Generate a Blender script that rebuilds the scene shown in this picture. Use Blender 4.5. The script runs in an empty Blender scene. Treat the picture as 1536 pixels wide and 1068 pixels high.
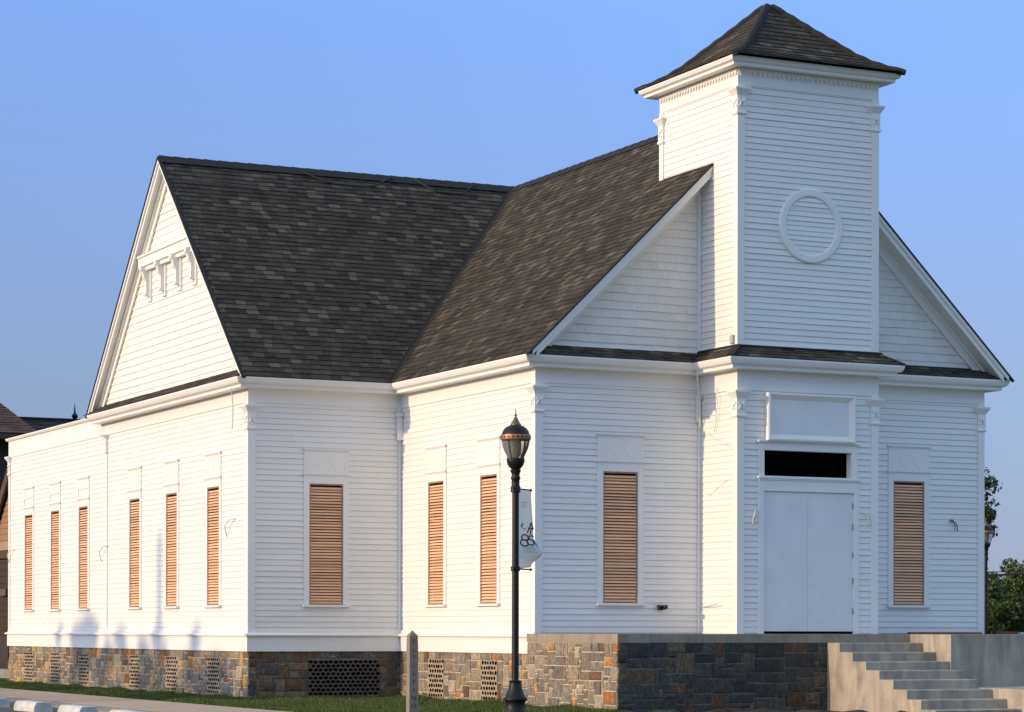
import bpy, math, random
import numpy as np
from mathutils import Vector, Matrix
R = math.radians
random.seed(7)
scene = bpy.context.scene
col = scene.collection

# ------------------------------------------------------------ camera
cam_d = bpy.data.cameras.new("Camera"); cam = bpy.data.objects.new("Camera", cam_d); col.objects.link(cam)
CAM = Vector((-22.672, -35.304, 0.014))
HEAD = R(26.028)
fwd = Vector((math.sin(HEAD), math.cos(HEAD), 0)); rgt = Vector((math.cos(HEAD), -math.sin(HEAD), 0)); upv = Vector((0, 0, 1))
ro = R(0.104)
r2 = rgt*math.cos(ro) + upv*math.sin(ro); u2 = upv*math.cos(ro) - rgt*math.sin(ro)
M = Matrix((r2, u2, -fwd)).transposed().to_4x4(); M.translation = CAM
cam.matrix_world = M
cam_d.sensor_fit = 'HORIZONTAL'; cam_d.sensor_width = 36.0
cam_d.lens = 36*3786.65/1536
cam_d.shift_y = (946.035-534)/1536
cam_d.clip_start = 0.5; cam_d.clip_end = 4000
scene.camera = cam

# ------------------------------------------------------------ sky and sun
SUN_EL, SUN_AZ = R(12.5), R(1.4)      # sun in the west (-X), a touch behind the front wall
sun_vec = Vector((-math.cos(SUN_AZ)*math.cos(SUN_EL), math.sin(SUN_AZ)*math.cos(SUN_EL), math.sin(SUN_EL)))
w = bpy.data.worlds.new("World"); scene.world = w; w.use_nodes = True
nt = w.node_tree; nt.nodes.clear()
sky = nt.nodes.new('ShaderNodeTexSky'); sky.sky_type = 'NISHITA'; sky.sun_disc = False
sky.sun_elevation = SUN_EL
sky.sun_rotation = math.atan2(sun_vec.x, sun_vec.y)
sky.air_density = 1.0; sky.dust_density = 0.6; sky.ozone_density = 2.5; sky.altitude = 100
bg = nt.nodes.new('ShaderNodeBackground'); bg.inputs[1].default_value = 0.15
wo = nt.nodes.new('ShaderNodeOutputWorld')
# the air near the horizon is hazier and less bright than the model's: look up a little higher, tint by elevation
wt = nt.nodes.new('ShaderNodeTexCoord'); wm = nt.nodes.new('ShaderNodeMapping'); wm.inputs['Scale'].default_value = (1, 1, .75); wm.inputs['Location'].default_value = (0, 0, .11)
nt.links.new(wt.outputs['Generated'], wm.inputs[0]); nt.links.new(wm.outputs[0], sky.inputs['Vector'])
wz = nt.nodes.new('ShaderNodeSeparateXYZ'); nt.links.new(wt.outputs['Generated'], wz.inputs[0])
wr = nt.nodes.new('ShaderNodeValToRGB'); nt.links.new(wz.outputs[2], wr.inputs[0])
TINT = [(0.0, (.60, .415, .43)), (.10, (.76, .64, .73)), (.235, (.88, .915, 1.22)), (.6, (3.25, 2.45, 1.80))]  # unseen upper sky brightened and warmed as fill for the shaded walls
while len(wr.color_ramp.elements) < len(TINT): wr.color_ramp.elements.new(.5)
for e_, (p_, c_) in zip(wr.color_ramp.elements, TINT): e_.position = p_; e_.color = (*c_, 1)
wx = nt.nodes.new('ShaderNodeMix'); wx.data_type = 'RGBA'; wx.blend_type = 'MULTIPLY'; wx.inputs['Factor'].default_value = 1
nt.links.new(sky.outputs[0], wx.inputs['A']); nt.links.new(wr.outputs[0], wx.inputs['B'])
nt.links.new(wx.outputs['Result'], bg.inputs[0]); nt.links.new(bg.outputs[0], wo.inputs[0])
sl = bpy.data.lights.new("Sun", 'SUN'); sl.energy = 2.0; sl.angle = R(0.53); sl.color = (1.0, 0.74, 0.42)
so = bpy.data.objects.new("Sun", sl); col.objects.link(so)
so.rotation_euler = sun_vec.to_track_quat('Z', 'Y').to_euler(); so.location = (-30, 0, 30)
scene.view_settings.view_transform = 'Standard'; scene.view_settings.look = 'None'
scene.view_settings.exposure = 0.68; scene.view_settings.gamma = 1.0

# ------------------------------------------------------------ materials
MAT = {}
def mat(name, base=(.5, .5, .5), rough=.6, metal=0, attr=False, noise=0.0, nscale=3.0, bump=0.0, bscale=40, stretch=(1, 1, 1), ncol=None, spec=.5, detail=5):
    m = bpy.data.materials.new(name); m.use_nodes = True; t = m.node_tree; b = t.nodes['Principled BSDF']
    b.inputs['Roughness'].default_value = rough; b.inputs['Metallic'].default_value = metal
    b.inputs['Specular IOR Level'].default_value = spec
    src = None
    if attr:
        a = t.nodes.new('ShaderNodeAttribute'); a.attribute_name = 'tint'; src = a.outputs['Color']
    tc = t.nodes.new('ShaderNodeTexCoord'); mp = t.nodes.new('ShaderNodeMapping'); mp.inputs['Scale'].default_value = stretch
    t.links.new(tc.outputs['Object'], mp.inputs[0])
    if noise > 0:
        n = t.nodes.new('ShaderNodeTexNoise'); n.inputs['Scale'].default_value = nscale; n.inputs['Detail'].default_value = detail; n.inputs['Roughness'].default_value = .62
        t.links.new(mp.outputs[0], n.inputs['Vector'])
        cr = t.nodes.new('ShaderNodeMapRange'); cr.inputs[1].default_value = .3; cr.inputs[2].default_value = .7
        cr.inputs[3].default_value = 0; cr.inputs[4].default_value = noise
        t.links.new(n.outputs['Fac'], cr.inputs[0])
        mx = t.nodes.new('ShaderNodeMix'); mx.data_type = 'RGBA'
        if src is not None:
            t.links.new(src, mx.inputs['A'])
            mx2 = t.nodes.new('ShaderNodeMix'); mx2.data_type = 'RGBA'; mx2.blend_type = 'MULTIPLY'; mx2.inputs['Factor'].default_value = 1
            t.links.new(src, mx2.inputs['A']); mx2.inputs['B'].default_value = (*(ncol or (.35, .33, .3)), 1)
            t.links.new(mx2.outputs['Result'], mx.inputs['B'])
        else:
            mx.inputs['A'].default_value = (*base, 1); mx.inputs['B'].default_value = (*(ncol or tuple(c*.6 for c in base)), 1)
        t.links.new(cr.outputs[0], mx.inputs['Factor']); t.links.new(mx.outputs['Result'], b.inputs['Base Color'])
    elif src is not None:
        t.links.new(src, b.inputs['Base Color'])
    else:
        b.inputs['Base Color'].default_value = (*base, 1)
    if bump > 0:
        n2 = t.nodes.new('ShaderNodeTexNoise'); n2.inputs['Scale'].default_value = bscale; n2.inputs['Detail'].default_value = 4
        t.links.new(mp.outputs[0], n2.inputs['Vector'])
        bp = t.nodes.new('ShaderNodeBump'); bp.inputs['Strength'].default_value = bump; bp.inputs['Distance'].default_value = .02
        t.links.new(n2.outputs['Fac'], bp.inputs['Height']); t.links.new(bp.outputs[0], b.inputs['Normal'])
    MAT[name] = m
    return m
mat('white_siding', (.83, .825, .80), .5, noise=.5, nscale=1.1, ncol=(.935, .92, .895), bump=.14, bscale=9, stretch=(1, 1, 3), attr=True)
mat('white_trim', (.815, .81, .785), .45, noise=.45, nscale=2.2, ncol=(.78, .765, .73), bump=.06, bscale=14)
mat('white_shingle', rough=.55, attr=True, noise=.22, nscale=5, ncol=(.86, .82, .75), bump=.25, bscale=30, stretch=(3, 3, .6))
mat('soffit', (.74, .72, .67), .6, noise=.6, nscale=2.5, ncol=(.60, .57, .50))
mat('door_paint', (.77, .775, .775), .4, noise=.7, nscale=2.2, ncol=(.66, .67, .69), bump=.05, bscale=6)
mat('roof_shingle', rough=.95, attr=True, noise=.55, nscale=1.3, ncol=(.55, .53, .5), bump=.6, bscale=160, spec=.2)
mat('roof_cap', (.035, .034, .036), .9, noise=.7, nscale=6, ncol=(.02, .02, .022), bump=.5, bscale=90, spec=.25)
mat('stone', rough=.85, attr=True, noise=.85, nscale=13, ncol=(.50, .46, .42), bump=.8, bscale=22, stretch=(1.5, 1.5, .7), detail=8)
mat('mortar', (.60, .51, .40), .95, noise=.6, nscale=8, ncol=(.30, .27, .22), bump=.5, bscale=50)
mat('mortar_shaded', (.20, .19, .16), .95, noise=.6, nscale=8, ncol=(.07, .075, .072), bump=.5, bscale=50)  # darker copy of the mortar, with the shade of those walls put in
mat('concrete', (.44, .385, .30), .9, noise=.75, nscale=2.6, ncol=(.25, .23, .20), bump=.35, bscale=28, detail=8)
mat('cap_concrete', (.33, .28, .21), .9, noise=.6, nscale=4, ncol=(.24, .2, .15), bump=.3, bscale=30)
mat('step_front', (.17, .175, .18), .9, noise=.7, nscale=3, ncol=(.11, .115, .12), bump=.3, bscale=30)
mat('raw_wood', rough=.7, attr=True, noise=.45, nscale=4, ncol=(.68, .55, .48), stretch=(1.2, 1.2, 9), bump=.2, bscale=20)
mat('frame_wood', (.42, .26, .19), .7, noise=.6, nscale=6, ncol=(.2, .12, .09))
mat('void', (.008, .008, .009), .9, spec=.1)  # near-black, stands in for the unlit inside of openings and holes
mat('vent_clay', (.36, .295, .22), .9, noise=.5, nscale=12, ncol=(.33, .27, .2))
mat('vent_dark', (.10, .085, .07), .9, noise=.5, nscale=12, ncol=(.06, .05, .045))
mat('black_metal', (.007, .007, .008), .48, noise=.4, nscale=12, ncol=(.012, .012, .013), bump=.06, bscale=40, spec=.3)
mat('copper', (.42, .20, .105), .5, metal=.6, noise=.6, nscale=14, ncol=(.26, .13, .08))
mat('bronze', (.22, .14, .085), .4, metal=.7, noise=.5, nscale=10, ncol=(.12, .08, .05))
mat('granite', (.30, .245, .195), .85, noise=.9, nscale=55, ncol=(.15, .125, .105), bump=.5, bscale=60)
mat('granite_cut', (.035, .03, .028), .9)
mat('asphalt', (.10, .095, .09), .95, noise=.8, nscale=1.2, ncol=(.06, .058, .056), bump=.4, bscale=120)
mat('sidewalk', (.50, .37, .27), .95, noise=.6, nscale=1.4, ncol=(.38, .28, .205), bump=.3, bscale=60, detail=8)
mat('kerb', (.30, .27, .23), .95, noise=.8, nscale=3, ncol=(.17, .15, .13), bump=.4, bscale=50)
mat('stop_paint', (.66, .64, .60), .75, noise=.9, nscale=6, ncol=(.40, .38, .35), bump=.4, bscale=30, detail=8)
mat('soil', (.06, .095, .025), .95, noise=.9, nscale=.8, ncol=(.045, .075, .02), bump=.5, bscale=30)
mat('mulch', (.06, .04, .026), .95, noise=.9, nscale=14, ncol=(.025, .018, .012), bump=1, bscale=50)
mat('lawn_far', (.085, .10, .04), .95, noise=.8, nscale=.25, ncol=(.05, .075, .025))
mat('grass_blade', rough=.7, attr=True, spec=.2)
mat('leaf', rough=.6, attr=True, spec=.25)
mat('bark', (.075, .055, .04), .9, noise=.8, nscale=9, ncol=(.04, .03, .022), bump=.7, bscale=25)
mat('banner_cloth', (.74, .75, .75), .75, noise=.4, nscale=5, ncol=(.66, .67, .68), bump=.15, bscale=12)
mat('banner_blue', (.12, .21, .52), .75)
mat('ink_black', (.012, .012, .012), .6)
mat('ink_grey', (.45, .45, .44), .7)
mat('lodge_roof', rough=.95, attr=True, noise=.5, nscale=3, bump=.5, bscale=60)
mat('lodge_wood', (.33, .185, .095), .7, noise=.7, nscale=2, ncol=(.22, .12, .065), stretch=(1, 1, 8))
mat('lodge_brown', (.085, .048, .03), .7, noise=.6, nscale=3, ncol=(.05, .03, .02))
mat('lodge_beige', (.34, .27, .175), .8, noise=.4, nscale=2)
mat('lodge_dark', (.045, .030, .022), .8, noise=.6, nscale=3, ncol=(.02, .017, .015))
mat('cable', (.02, .02, .022), .6)
mat('cable_grey', (.10, .10, .105), .6)
mat('white_wire', (.62, .60, .56), .6)
mat('grey_box', (.42, .42, .42), .5)
mat('plank_red', (.30, .10, .045), .8, noise=.6, nscale=6)
mat('car_red', (.22, .03, .025), .25, noise=.1, nscale=2)
mat('car_silver', (.5, .53, .58), .25, noise=.1, nscale=2)
mat('rubber', (.015, .015, .015), .8)
mat('glass_dark', (.03, .035, .04), .08)
mat('lamp_core', (.30, .26, .20), .6)
bm_ = MAT['banner_cloth']; bt_ = bm_.node_tree; tl_ = bt_.nodes.new('ShaderNodeBsdfTranslucent'); tl_.inputs[0].default_value = (.85, .86, .86, 1)
ms_ = bt_.nodes.new('ShaderNodeMixShader'); ms_.inputs[0].default_value = .42
bt_.links.new(bt_.nodes['Principled BSDF'].outputs[0], ms_.inputs[1]); bt_.links.new(tl_.outputs[0], ms_.inputs[2]); bt_.links.new(ms_.outputs[0], bt_.nodes['Material Output'].inputs[0])
def veins(m, sc, strength, stretch):
    t = m.node_tree; b = t.nodes['Principled BSDF']; lk = b.inputs['Base Color'].links[0]; src = lk.from_socket
    tc = t.nodes.new('ShaderNodeTexCoord'); mp = t.nodes.new('ShaderNodeMapping'); mp.inputs['Scale'].default_value = stretch; mp.inputs['Rotation'].default_value = (.5, .35, .2)
    n = t.nodes.new('ShaderNodeTexNoise'); n.inputs['Scale'].default_value = sc; n.inputs['Detail'].default_value = 6; n.inputs['Distortion'].default_value = 1.2
    t.links.new(tc.outputs['Object'], mp.inputs[0]); t.links.new(mp.outputs[0], n.inputs['Vector'])
    r = t.nodes.new('ShaderNodeMapRange'); r.inputs[1].default_value = .36; r.inputs[2].default_value = .64; r.inputs[3].default_value = 1-strength; r.inputs[4].default_value = 1+strength*.35
    t.links.new(n.outputs['Fac'], r.inputs[0])
    x = t.nodes.new('ShaderNodeMix'); x.data_type = 'RGBA'; x.blend_type = 'MULTIPLY'; x.inputs['Factor'].default_value = 1
    t.links.new(src, x.inputs['A']); t.links.new(r.outputs[0], x.inputs['B']); t.links.new(x.outputs['Result'], b.inputs['Base Color'])
veins(MAT['stone'], 16, .55, (2.2, 2.2, .8)); veins(MAT['concrete'], 1.6, .28, (2, 2, .5)); veins(MAT['cap_concrete'], 5, .2, (1, 1, .4)); veins(MAT['sidewalk'], 25, .15, (1, 1, 1)); veins(MAT['asphalt'], 40, .3, (1, 1, 1)); veins(MAT['roof_shingle'], 60, .35, (1, 1, 1))
g = bpy.data.materials.new('lamp_glass'); g.use_nodes = True; gb = g.node_tree.nodes['Principled BSDF']
gb.inputs['Base Color'].default_value = (.62, .57, .48, 1); gb.inputs['Transmission Weight'].default_value = .9; gb.inputs['Roughness'].default_value = .12; gb.inputs['IOR'].default_value = 1.12
MAT['lamp_glass'] = g

# ------------------------------------------------------------ mesh helpers
WORLD = {}
class MB:
    def __init__(s): s.v = []; s.f = []; s.c = []; s.n = 0
    def poly(s, pts, c=None):
        i = len(s.v); s.v.extend([tuple(p) for p in pts]); s.f.append(tuple(range(i, i+len(pts)))); s.c.append(c or (1, 1, 1))
    def box(s, x0, x1, y0, y1, z0, z1, c=None):
        p = [(x0, y0, z0), (x1, y0, z0), (x1, y1, z0), (x0, y1, z0), (x0, y0, z1), (x1, y0, z1), (x1, y1, z1), (x0, y1, z1)]
        i = len(s.v); s.v.extend(p)
        for q in ((0, 3, 2, 1), (4, 5, 6, 7), (0, 1, 5, 4), (1, 2, 6, 5), (2, 3, 7, 6), (3, 0, 4, 7)):
            s.f.append(tuple(i+k for k in q)); s.c.append(c or (1, 1, 1))
    def hexa(s, p, c=None):       # 8 points, bottom ring then top ring
        i = len(s.v); s.v.extend([tuple(a) for a in p])
        for q in ((0, 3, 2, 1), (4, 5, 6, 7), (0, 1, 5, 4), (1, 2, 6, 5), (2, 3, 7, 6), (3, 0, 4, 7)):
            s.f.append(tuple(i+k for k in q)); s.c.append(c or (1, 1, 1))
    def bar(s, a, b, wd, th, n=Vector((0, 0, 1)), c=None):   # rectangular bar from a to b; wd across, th along n
        a = Vector(a); b = Vector(b); d = (b-a).normalized(); n = Vector(n); x = d.cross(n).normalized(); y = x.cross(d).normalized()
        P = []
        for q in (a, b):
            for sx, sy in ((-1, -1), (1, -1), (1, 1), (-1, 1)): P.append(q + x*sx*wd/2 + y*sy*th/2)
        s.hexa(P, c)
    def tube(s, pts, r, k=8, c=None, caps=True):
        pts = [Vector(p) for p in pts]; rs = r if isinstance(r, (list, tuple)) else [r]*len(pts); rings = []
        t0 = (pts[1]-pts[0]).normalized(); a = t0.orthogonal().normalized()
        for i, p in enumerate(pts):
            t = (pts[min(i+1, len(pts)-1)] - pts[max(i-1, 0)]).normalized()
            a = (a - t*a.dot(t)).normalized(); b = t.cross(a); i0 = len(s.v)
            for j in range(k):
                an = 2*math.pi*j/k; s.v.append(tuple(p + (a*math.cos(an)+b*math.sin(an))*rs[i]))
            rings.append(i0)
        for i in range(len(pts)-1):
            for j in range(k):
                s.f.append((rings[i]+j, rings[i]+(j+1) % k, rings[i+1]+(j+1) % k, rings[i+1]+j)); s.c.append(c or (1, 1, 1))
        if caps:
            s.f.append(tuple(rings[0]+j for j in reversed(range(k)))); s.c.append(c or (1, 1, 1))
            s.f.append(tuple(rings[-1]+j for j in range(k))); s.c.append(c or (1, 1, 1))
    def lathe(s, prof, k=24, cx=0, cy=0, c=None):      # prof: (r, z) from bottom up
        i0 = len(s.v)
        for r, z in prof:
            for j in range(k):
                a = 2*math.pi*j/k; s.v.append((cx+r*math.cos(a), cy+r*math.sin(a), z))
        for i in range(len(prof)-1):
            for j in range(k):
                s.f.append((i0+i*k+j, i0+i*k+(j+1) % k, i0+(i+1)*k+(j+1) % k, i0+(i+1)*k+j)); s.c.append(c or (1, 1, 1))
    def extrude(s, pts2, y0, y1, c=None):    # polygon in (x,z) CCW seen from -Y, pulled from y0 (front) to y1
        n = len(pts2)
        s.poly([(x, y0, z) for x, z in pts2], c); s.poly([(x, y1, z) for x, z in reversed(pts2)], c)
        for i in range(n):
            a = pts2[i]; b = pts2[(i+1) % n]
            s.poly([(b[0], y0, b[1]), (a[0], y0, a[1]), (a[0], y1, a[1]), (b[0], y1, b[1])], c)
    def build(s, name, m, parent=None, smooth=False, label=None, world=True):
        me = bpy.data.meshes.new(name)
        off = WORLD.get(parent.name, Vector()) if (parent is not None and world) else Vector()
        vs = [(a[0]-off[0], a[1]-off[1], a[2]-off[2]) for a in s.v]
        me.from_pydata(vs, [], s.f)
        if any(c != (1, 1, 1) for c in s.c):
            at = me.attributes.new('tint', 'FLOAT_COLOR', 'FACE')
            at.data.foreach_set('color', np.array([(*c[:3], 1.0) for c in s.c], dtype=np.float32).ravel())
        if smooth: me.polygons.foreach_set('use_smooth', [True]*len(me.polygons))
        me.materials.append(MAT[m]); me.update()
        o = bpy.data.objects.new(name, me); col.objects.link(o)
        if parent is not None: o.parent = parent; WORLD[o.name] = off
        else: WORLD[o.name] = Vector()
        if label: o['label'] = label
        return o
def tag(o, label=None, cat=None, group=None, kind=None):
    if label: o['label'] = label
    if cat: o['category'] = cat
    if group: o['group'] = group
    if kind: o['kind'] = kind
    return o
def thing(name, label, cat, loc, group=None):
    o = bpy.data.objects.new(name, None); col.objects.link(o); o.location = loc; o.empty_display_size = .2
    WORLD[o.name] = Vector(loc); return tag(o, label, cat, group)
def smooth_by_angle(o, ang=40):
    me = o.data; me.polygons.foreach_set('use_smooth', [True]*len(me.polygons))
    me.set_sharp_from_angle(angle=R(ang)); return o
def copy_tree(o, parent=None):
    c = o.copy(); col.objects.link(c)
    if parent is not None: c.parent = parent
    for ch in list(o.children): copy_tree(ch, c)
    return c

# ------------------------------------------------------------ planar fill: clapboards, wood shingles, roof tabs
def clip(poly, cp):
    out = poly
    for i in range(len(cp)):
        a = cp[i]; b = cp[(i+1) % len(cp)]; ex, ey = b[0]-a[0], b[1]-a[1]
        def side(p): return ex*(p[1]-a[1]) - ey*(p[0]-a[0])
        inp, out = out, []
        for j in range(len(inp)):
            p, q = inp[j], inp[(j+1) % len(inp)]; sp, sq = side(p), side(q)
            if sp >= -1e-9: out.append(p)
            if (sp > 1e-9 and sq < -1e-9) or (sp < -1e-9 and sq > 1e-9):
                k = sp/(sp-sq); out.append((p[0]+(q[0]-p[0])*k, p[1]+(q[1]-p[1])*k))
        if len(out) < 3: return []
    ar = 0
    for j in range(len(out)): ar += out[j][0]*out[(j+1) % len(out)][1]-out[(j+1) % len(out)][0]*out[j][1]
    return out if ar > 1e-5 else []
def sub_rects(r, holes):
    rs = [r]
    for h in holes:
        nr = []
        for (a, b, c, d) in rs:
            if h[1] <= a or h[0] >= b or h[3] <= c or h[2] >= d: nr.append((a, b, c, d)); continue
            if h[2] > c: nr.append((a, b, c, h[2]))
            if h[3] < d: nr.append((a, b, h[3], d))
            c2, d2 = max(c, h[2]), min(d, h[3])
            if h[0] > a: nr.append((a, h[0], c2, d2))
            if h[1] < b: nr.append((h[1], b, c2, d2))
        rs = nr
    return rs
def frame(O, S, N):
    S = Vector(S).normalized(); N = Vector(N).normalized(); T = N.cross(S).normalized()
    return Vector(O), S, T, N
def boards(mb, fr, poly, exp=.1, depth=.013, groove=.0036, holes=(), t_start=None, wob=.002):
    O, S, T, N = fr
    smin = min(p[0] for p in poly); smax = max(p[0] for p in poly); tmin = min(p[1] for p in poly); tmax = max(p[1] for p in poly)
    t0 = tmin if t_start is None else t_start
    while t0 < tmax-1e-6:
        t1 = t0+exp; dj = depth + random.uniform(-.003, .003)
        g = groove*random.uniform(.8, 1.3)
        cuts = [smin]; q_ = smin+random.uniform(.6, 4.2)
        while q_ < smax-.3: cuts.append(q_); q_ += random.uniform(2.2, 4.6)
        cuts.append(smax)
        for ca_, cb_ in zip(cuts[:-1], cuts[1:]):
          dk = dj+random.uniform(-.0022, .0022); jt = .81*random.uniform(.98, 1.008); tint = (jt, jt*random.uniform(.985, .998), jt*random.uniform(.95, .975))
          jg = .0014 if cb_ < smax-1e-6 else 0
          g = groove*random.uniform(.75, 1.3)
          for rc in sub_rects((ca_, cb_-jg, t0, t1), holes):
            lo = max(rc[2], t0+g)
            if rc[3] > lo+1e-4:
                pg = clip([(rc[0], lo), (rc[1], lo), (rc[1], rc[3]), (rc[0], rc[3])], poly)
                if pg:
                    def P(p, n=None):
                        nn = dk*(1-(p[1]-t0)/exp) if n is None else n
                        return O+S*p[0]+T*p[1]+N*nn
                    mb.poly([P(p) for p in pg], tint)
                    for i in range(len(pg)):
                        a, b = pg[i], pg[(i+1) % len(pg)]
                        if abs(a[1]-(t0+g)) < 1e-6 and abs(b[1]-(t0+g)) < 1e-6:
                            mb.poly([P(b), P(a), P(a, -.012), P(b, -.012)], tint)
            if rc[2] < t0+g-1e-5:
                pg = clip([(rc[0], rc[2]), (rc[1], rc[2]), (rc[1], min(rc[3], t0+g)), (rc[0], min(rc[3], t0+g))], poly)
                if pg:
                    mb.poly([O+S*p[0]+T*p[1]-N*.012 for p in pg], tint)
                    for i in range(len(pg)):
                        a, b = pg[i], pg[(i+1) % len(pg)]
                        if abs(a[1]-t0) < 1e-6 and abs(b[1]-t0) < 1e-6:
                            mb.poly([O+S*a[0]+T*a[1]-N*.012, O+S*b[0]+T*b[1]-N*.012, O+S*b[0]+T*b[1], O+S*a[0]+T*a[1]], tint)
        t0 = t1
def tabs(mb, fr, poly, exp=.14, w0=.15, w1=.24, depth=.012, gap=.003, colf=None, back=(.02, .02, .021), drop=.004):
    O, S, T, N = fr
    smin = min(p[0] for p in poly); smax = max(p[0] for p in poly); tmin = min(p[1] for p in poly); tmax = max(p[1] for p in poly)
    mb.poly([O+S*p[0]+T*p[1] for p in poly], back)
    t0 = tmin
    while t0 < tmax-1e-6:
        t1 = t0+exp; s = smin - random.uniform(0, w1)
        while s < smax:
            wd = random.uniform(w0, w1); tb = t0 + random.uniform(-drop, drop); dd = depth*random.uniform(.75, 1.25)
            pg = clip([(s+gap, max(tb, tmin)), (s+wd-gap, max(tb, tmin)), (s+wd-gap, t1), (s+gap, t1)], poly)
            if pg:
                c = colf() if colf else (1, 1, 1)
                def P(p, n=None):
                    return O+S*p[0]+T*p[1]+N*((.003+dd*(1-(p[1]-t0)/exp)) if n is None else n)
                mb.poly([P(p) for p in pg], c)
                for i in range(len(pg)):
                    a, b = pg[i], pg[(i+1) % len(pg)]
                    if a[1] < t0+exp*.2 and b[1] < t0+exp*.2 or abs(a[0]-b[0]) < 1e-6:
                        mb.poly([P(b), P(a), P(a, 0), P(b, 0)], c)
            s += wd
        t0 = t1
PATCH = {}
def roof_col():
    r = random.random(); j = random.uniform(.88, 1.12)
    if r < .09: b = (.150, .131, .101)
    elif r < .28: b = (.106, .092, .073)
    elif r < .44: b = (.052, .045, .040)
    else: b = (.076, .065, .053)
    return tuple(x*j for x in b)
def shingle_white():
    j = random.uniform(.93, 1.0); return (.79*j, .775*j, .735*j)

# sweep of a moulding profile (out, z) along a horizontal path; 'out' is to the right of the travel direction
def sweep(mb, path, prof, closed=False, caps=True):
    n = len(path); P = [Vector((p[0], p[1])) for p in path]; cols = []
    def nrm(a, b):
        d = (b-a).normalized(); return Vector((d.y, -d.x))
    for i in range(n):
        if closed: na = nrm(P[i-1], P[i]); nb = nrm(P[i], P[(i+1) % n])
        else:
            na = nrm(P[i-1], P[i]) if i > 0 else nrm(P[0], P[1]); nb = nrm(P[i], P[i+1]) if i < n-1 else na
        m = (na+nb); m = m/ (m.dot(na)) if m.length > 1e-6 else na
        cols.append([(P[i].x+m.x*o, P[i].y+m.y*o, z) for o, z in prof])
    rng = range(n) if closed else range(n-1)
    for i in rng:
        a, b = cols[i], cols[(i+1) % n]
        for j in range(len(prof)):
            k = (j+1) % len(prof)
            mb.poly([a[j], b[j], b[k], a[k]])
    if caps and not closed:
        mb.poly(list(reversed(cols[0]))); mb.poly(cols[-1])

# ------------------------------------------------------------ dimensions
XA, WN, YN, YTF, YTB, YAE, WT, TD = -7.34, 4.42, 1.205, 6.66, 15.46, 22.85, 1.35, 2.55
ZG = -1.21; ZF = 4.27; ZE = 4.45; ZR = 9.06; OV = .34
YM = (YTF+YTB)/2
SL = (ZR-ZE)/(WN+OV)
RL = math.hypot(WN+OV, ZR-ZE)

# ------------------------------------------------------------ ground
def structure(mb, name, m, label=None):
    o = mb.build(name, m); o['kind'] = 'structure'
    return o
mb = MB(); mb.poly([(-900, -300, ZG-.02), (900, -300, ZG-.02), (900, 1800, ZG-.02), (-900, 1800, ZG-.02)]); structure(mb, 'ground', 'lawn_far')
mb = MB(); mb.poly([(-40, -60, ZG-.012), (-10.86, -60, ZG-.012), (-10.86, 60, ZG-.012), (-40, 60, ZG-.012)]); structure(mb, 'road', 'asphalt')
mb = MB()
y = -30.0
while y < 50:
    mb.box(-10.85, -9.15, y+.006, y+1.494, ZG-.05, ZG+.012); y += 1.5
structure(mb, 'sidewalk', 'sidewalk')
mb = MB()
y = -30.0
while y < 50:
    mb.box(-11.55, -10.86, y+.006, y+2.994, ZG-.05, ZG+.008); y += 3
structure(mb, 'kerb', 'kerb')
mb = MB(); mb.poly([(-9.15, -8, ZG-.006), (-4.4, -8, ZG-.006), (-4.4, 40, ZG-.006), (-9.15, 40, ZG-.006)]); structure(mb, 'lawn', 'soil')
mb = MB()
for i in range(44):
    for j in range(12):
        x0 = -4.6+i*.25; y0 = -5.0+j*.25
        def hz(x, y): return ZG+.0+.015*math.sin(x*3.1+y*1.7)+.025*math.sin(x*7.3-y*5.1)+.02*math.sin(x*17+y*13)
        mb.poly([(x0, y0, hz(x0, y0)), (x0+.25, y0, hz(x0+.25, y0)), (x0+.25, y0+.25, hz(x0+.25, y0+.25)), (x0, y0+.25, hz(x0, y0+.25))])
structure(mb, 'mulch_bed', 'mulch')
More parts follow.
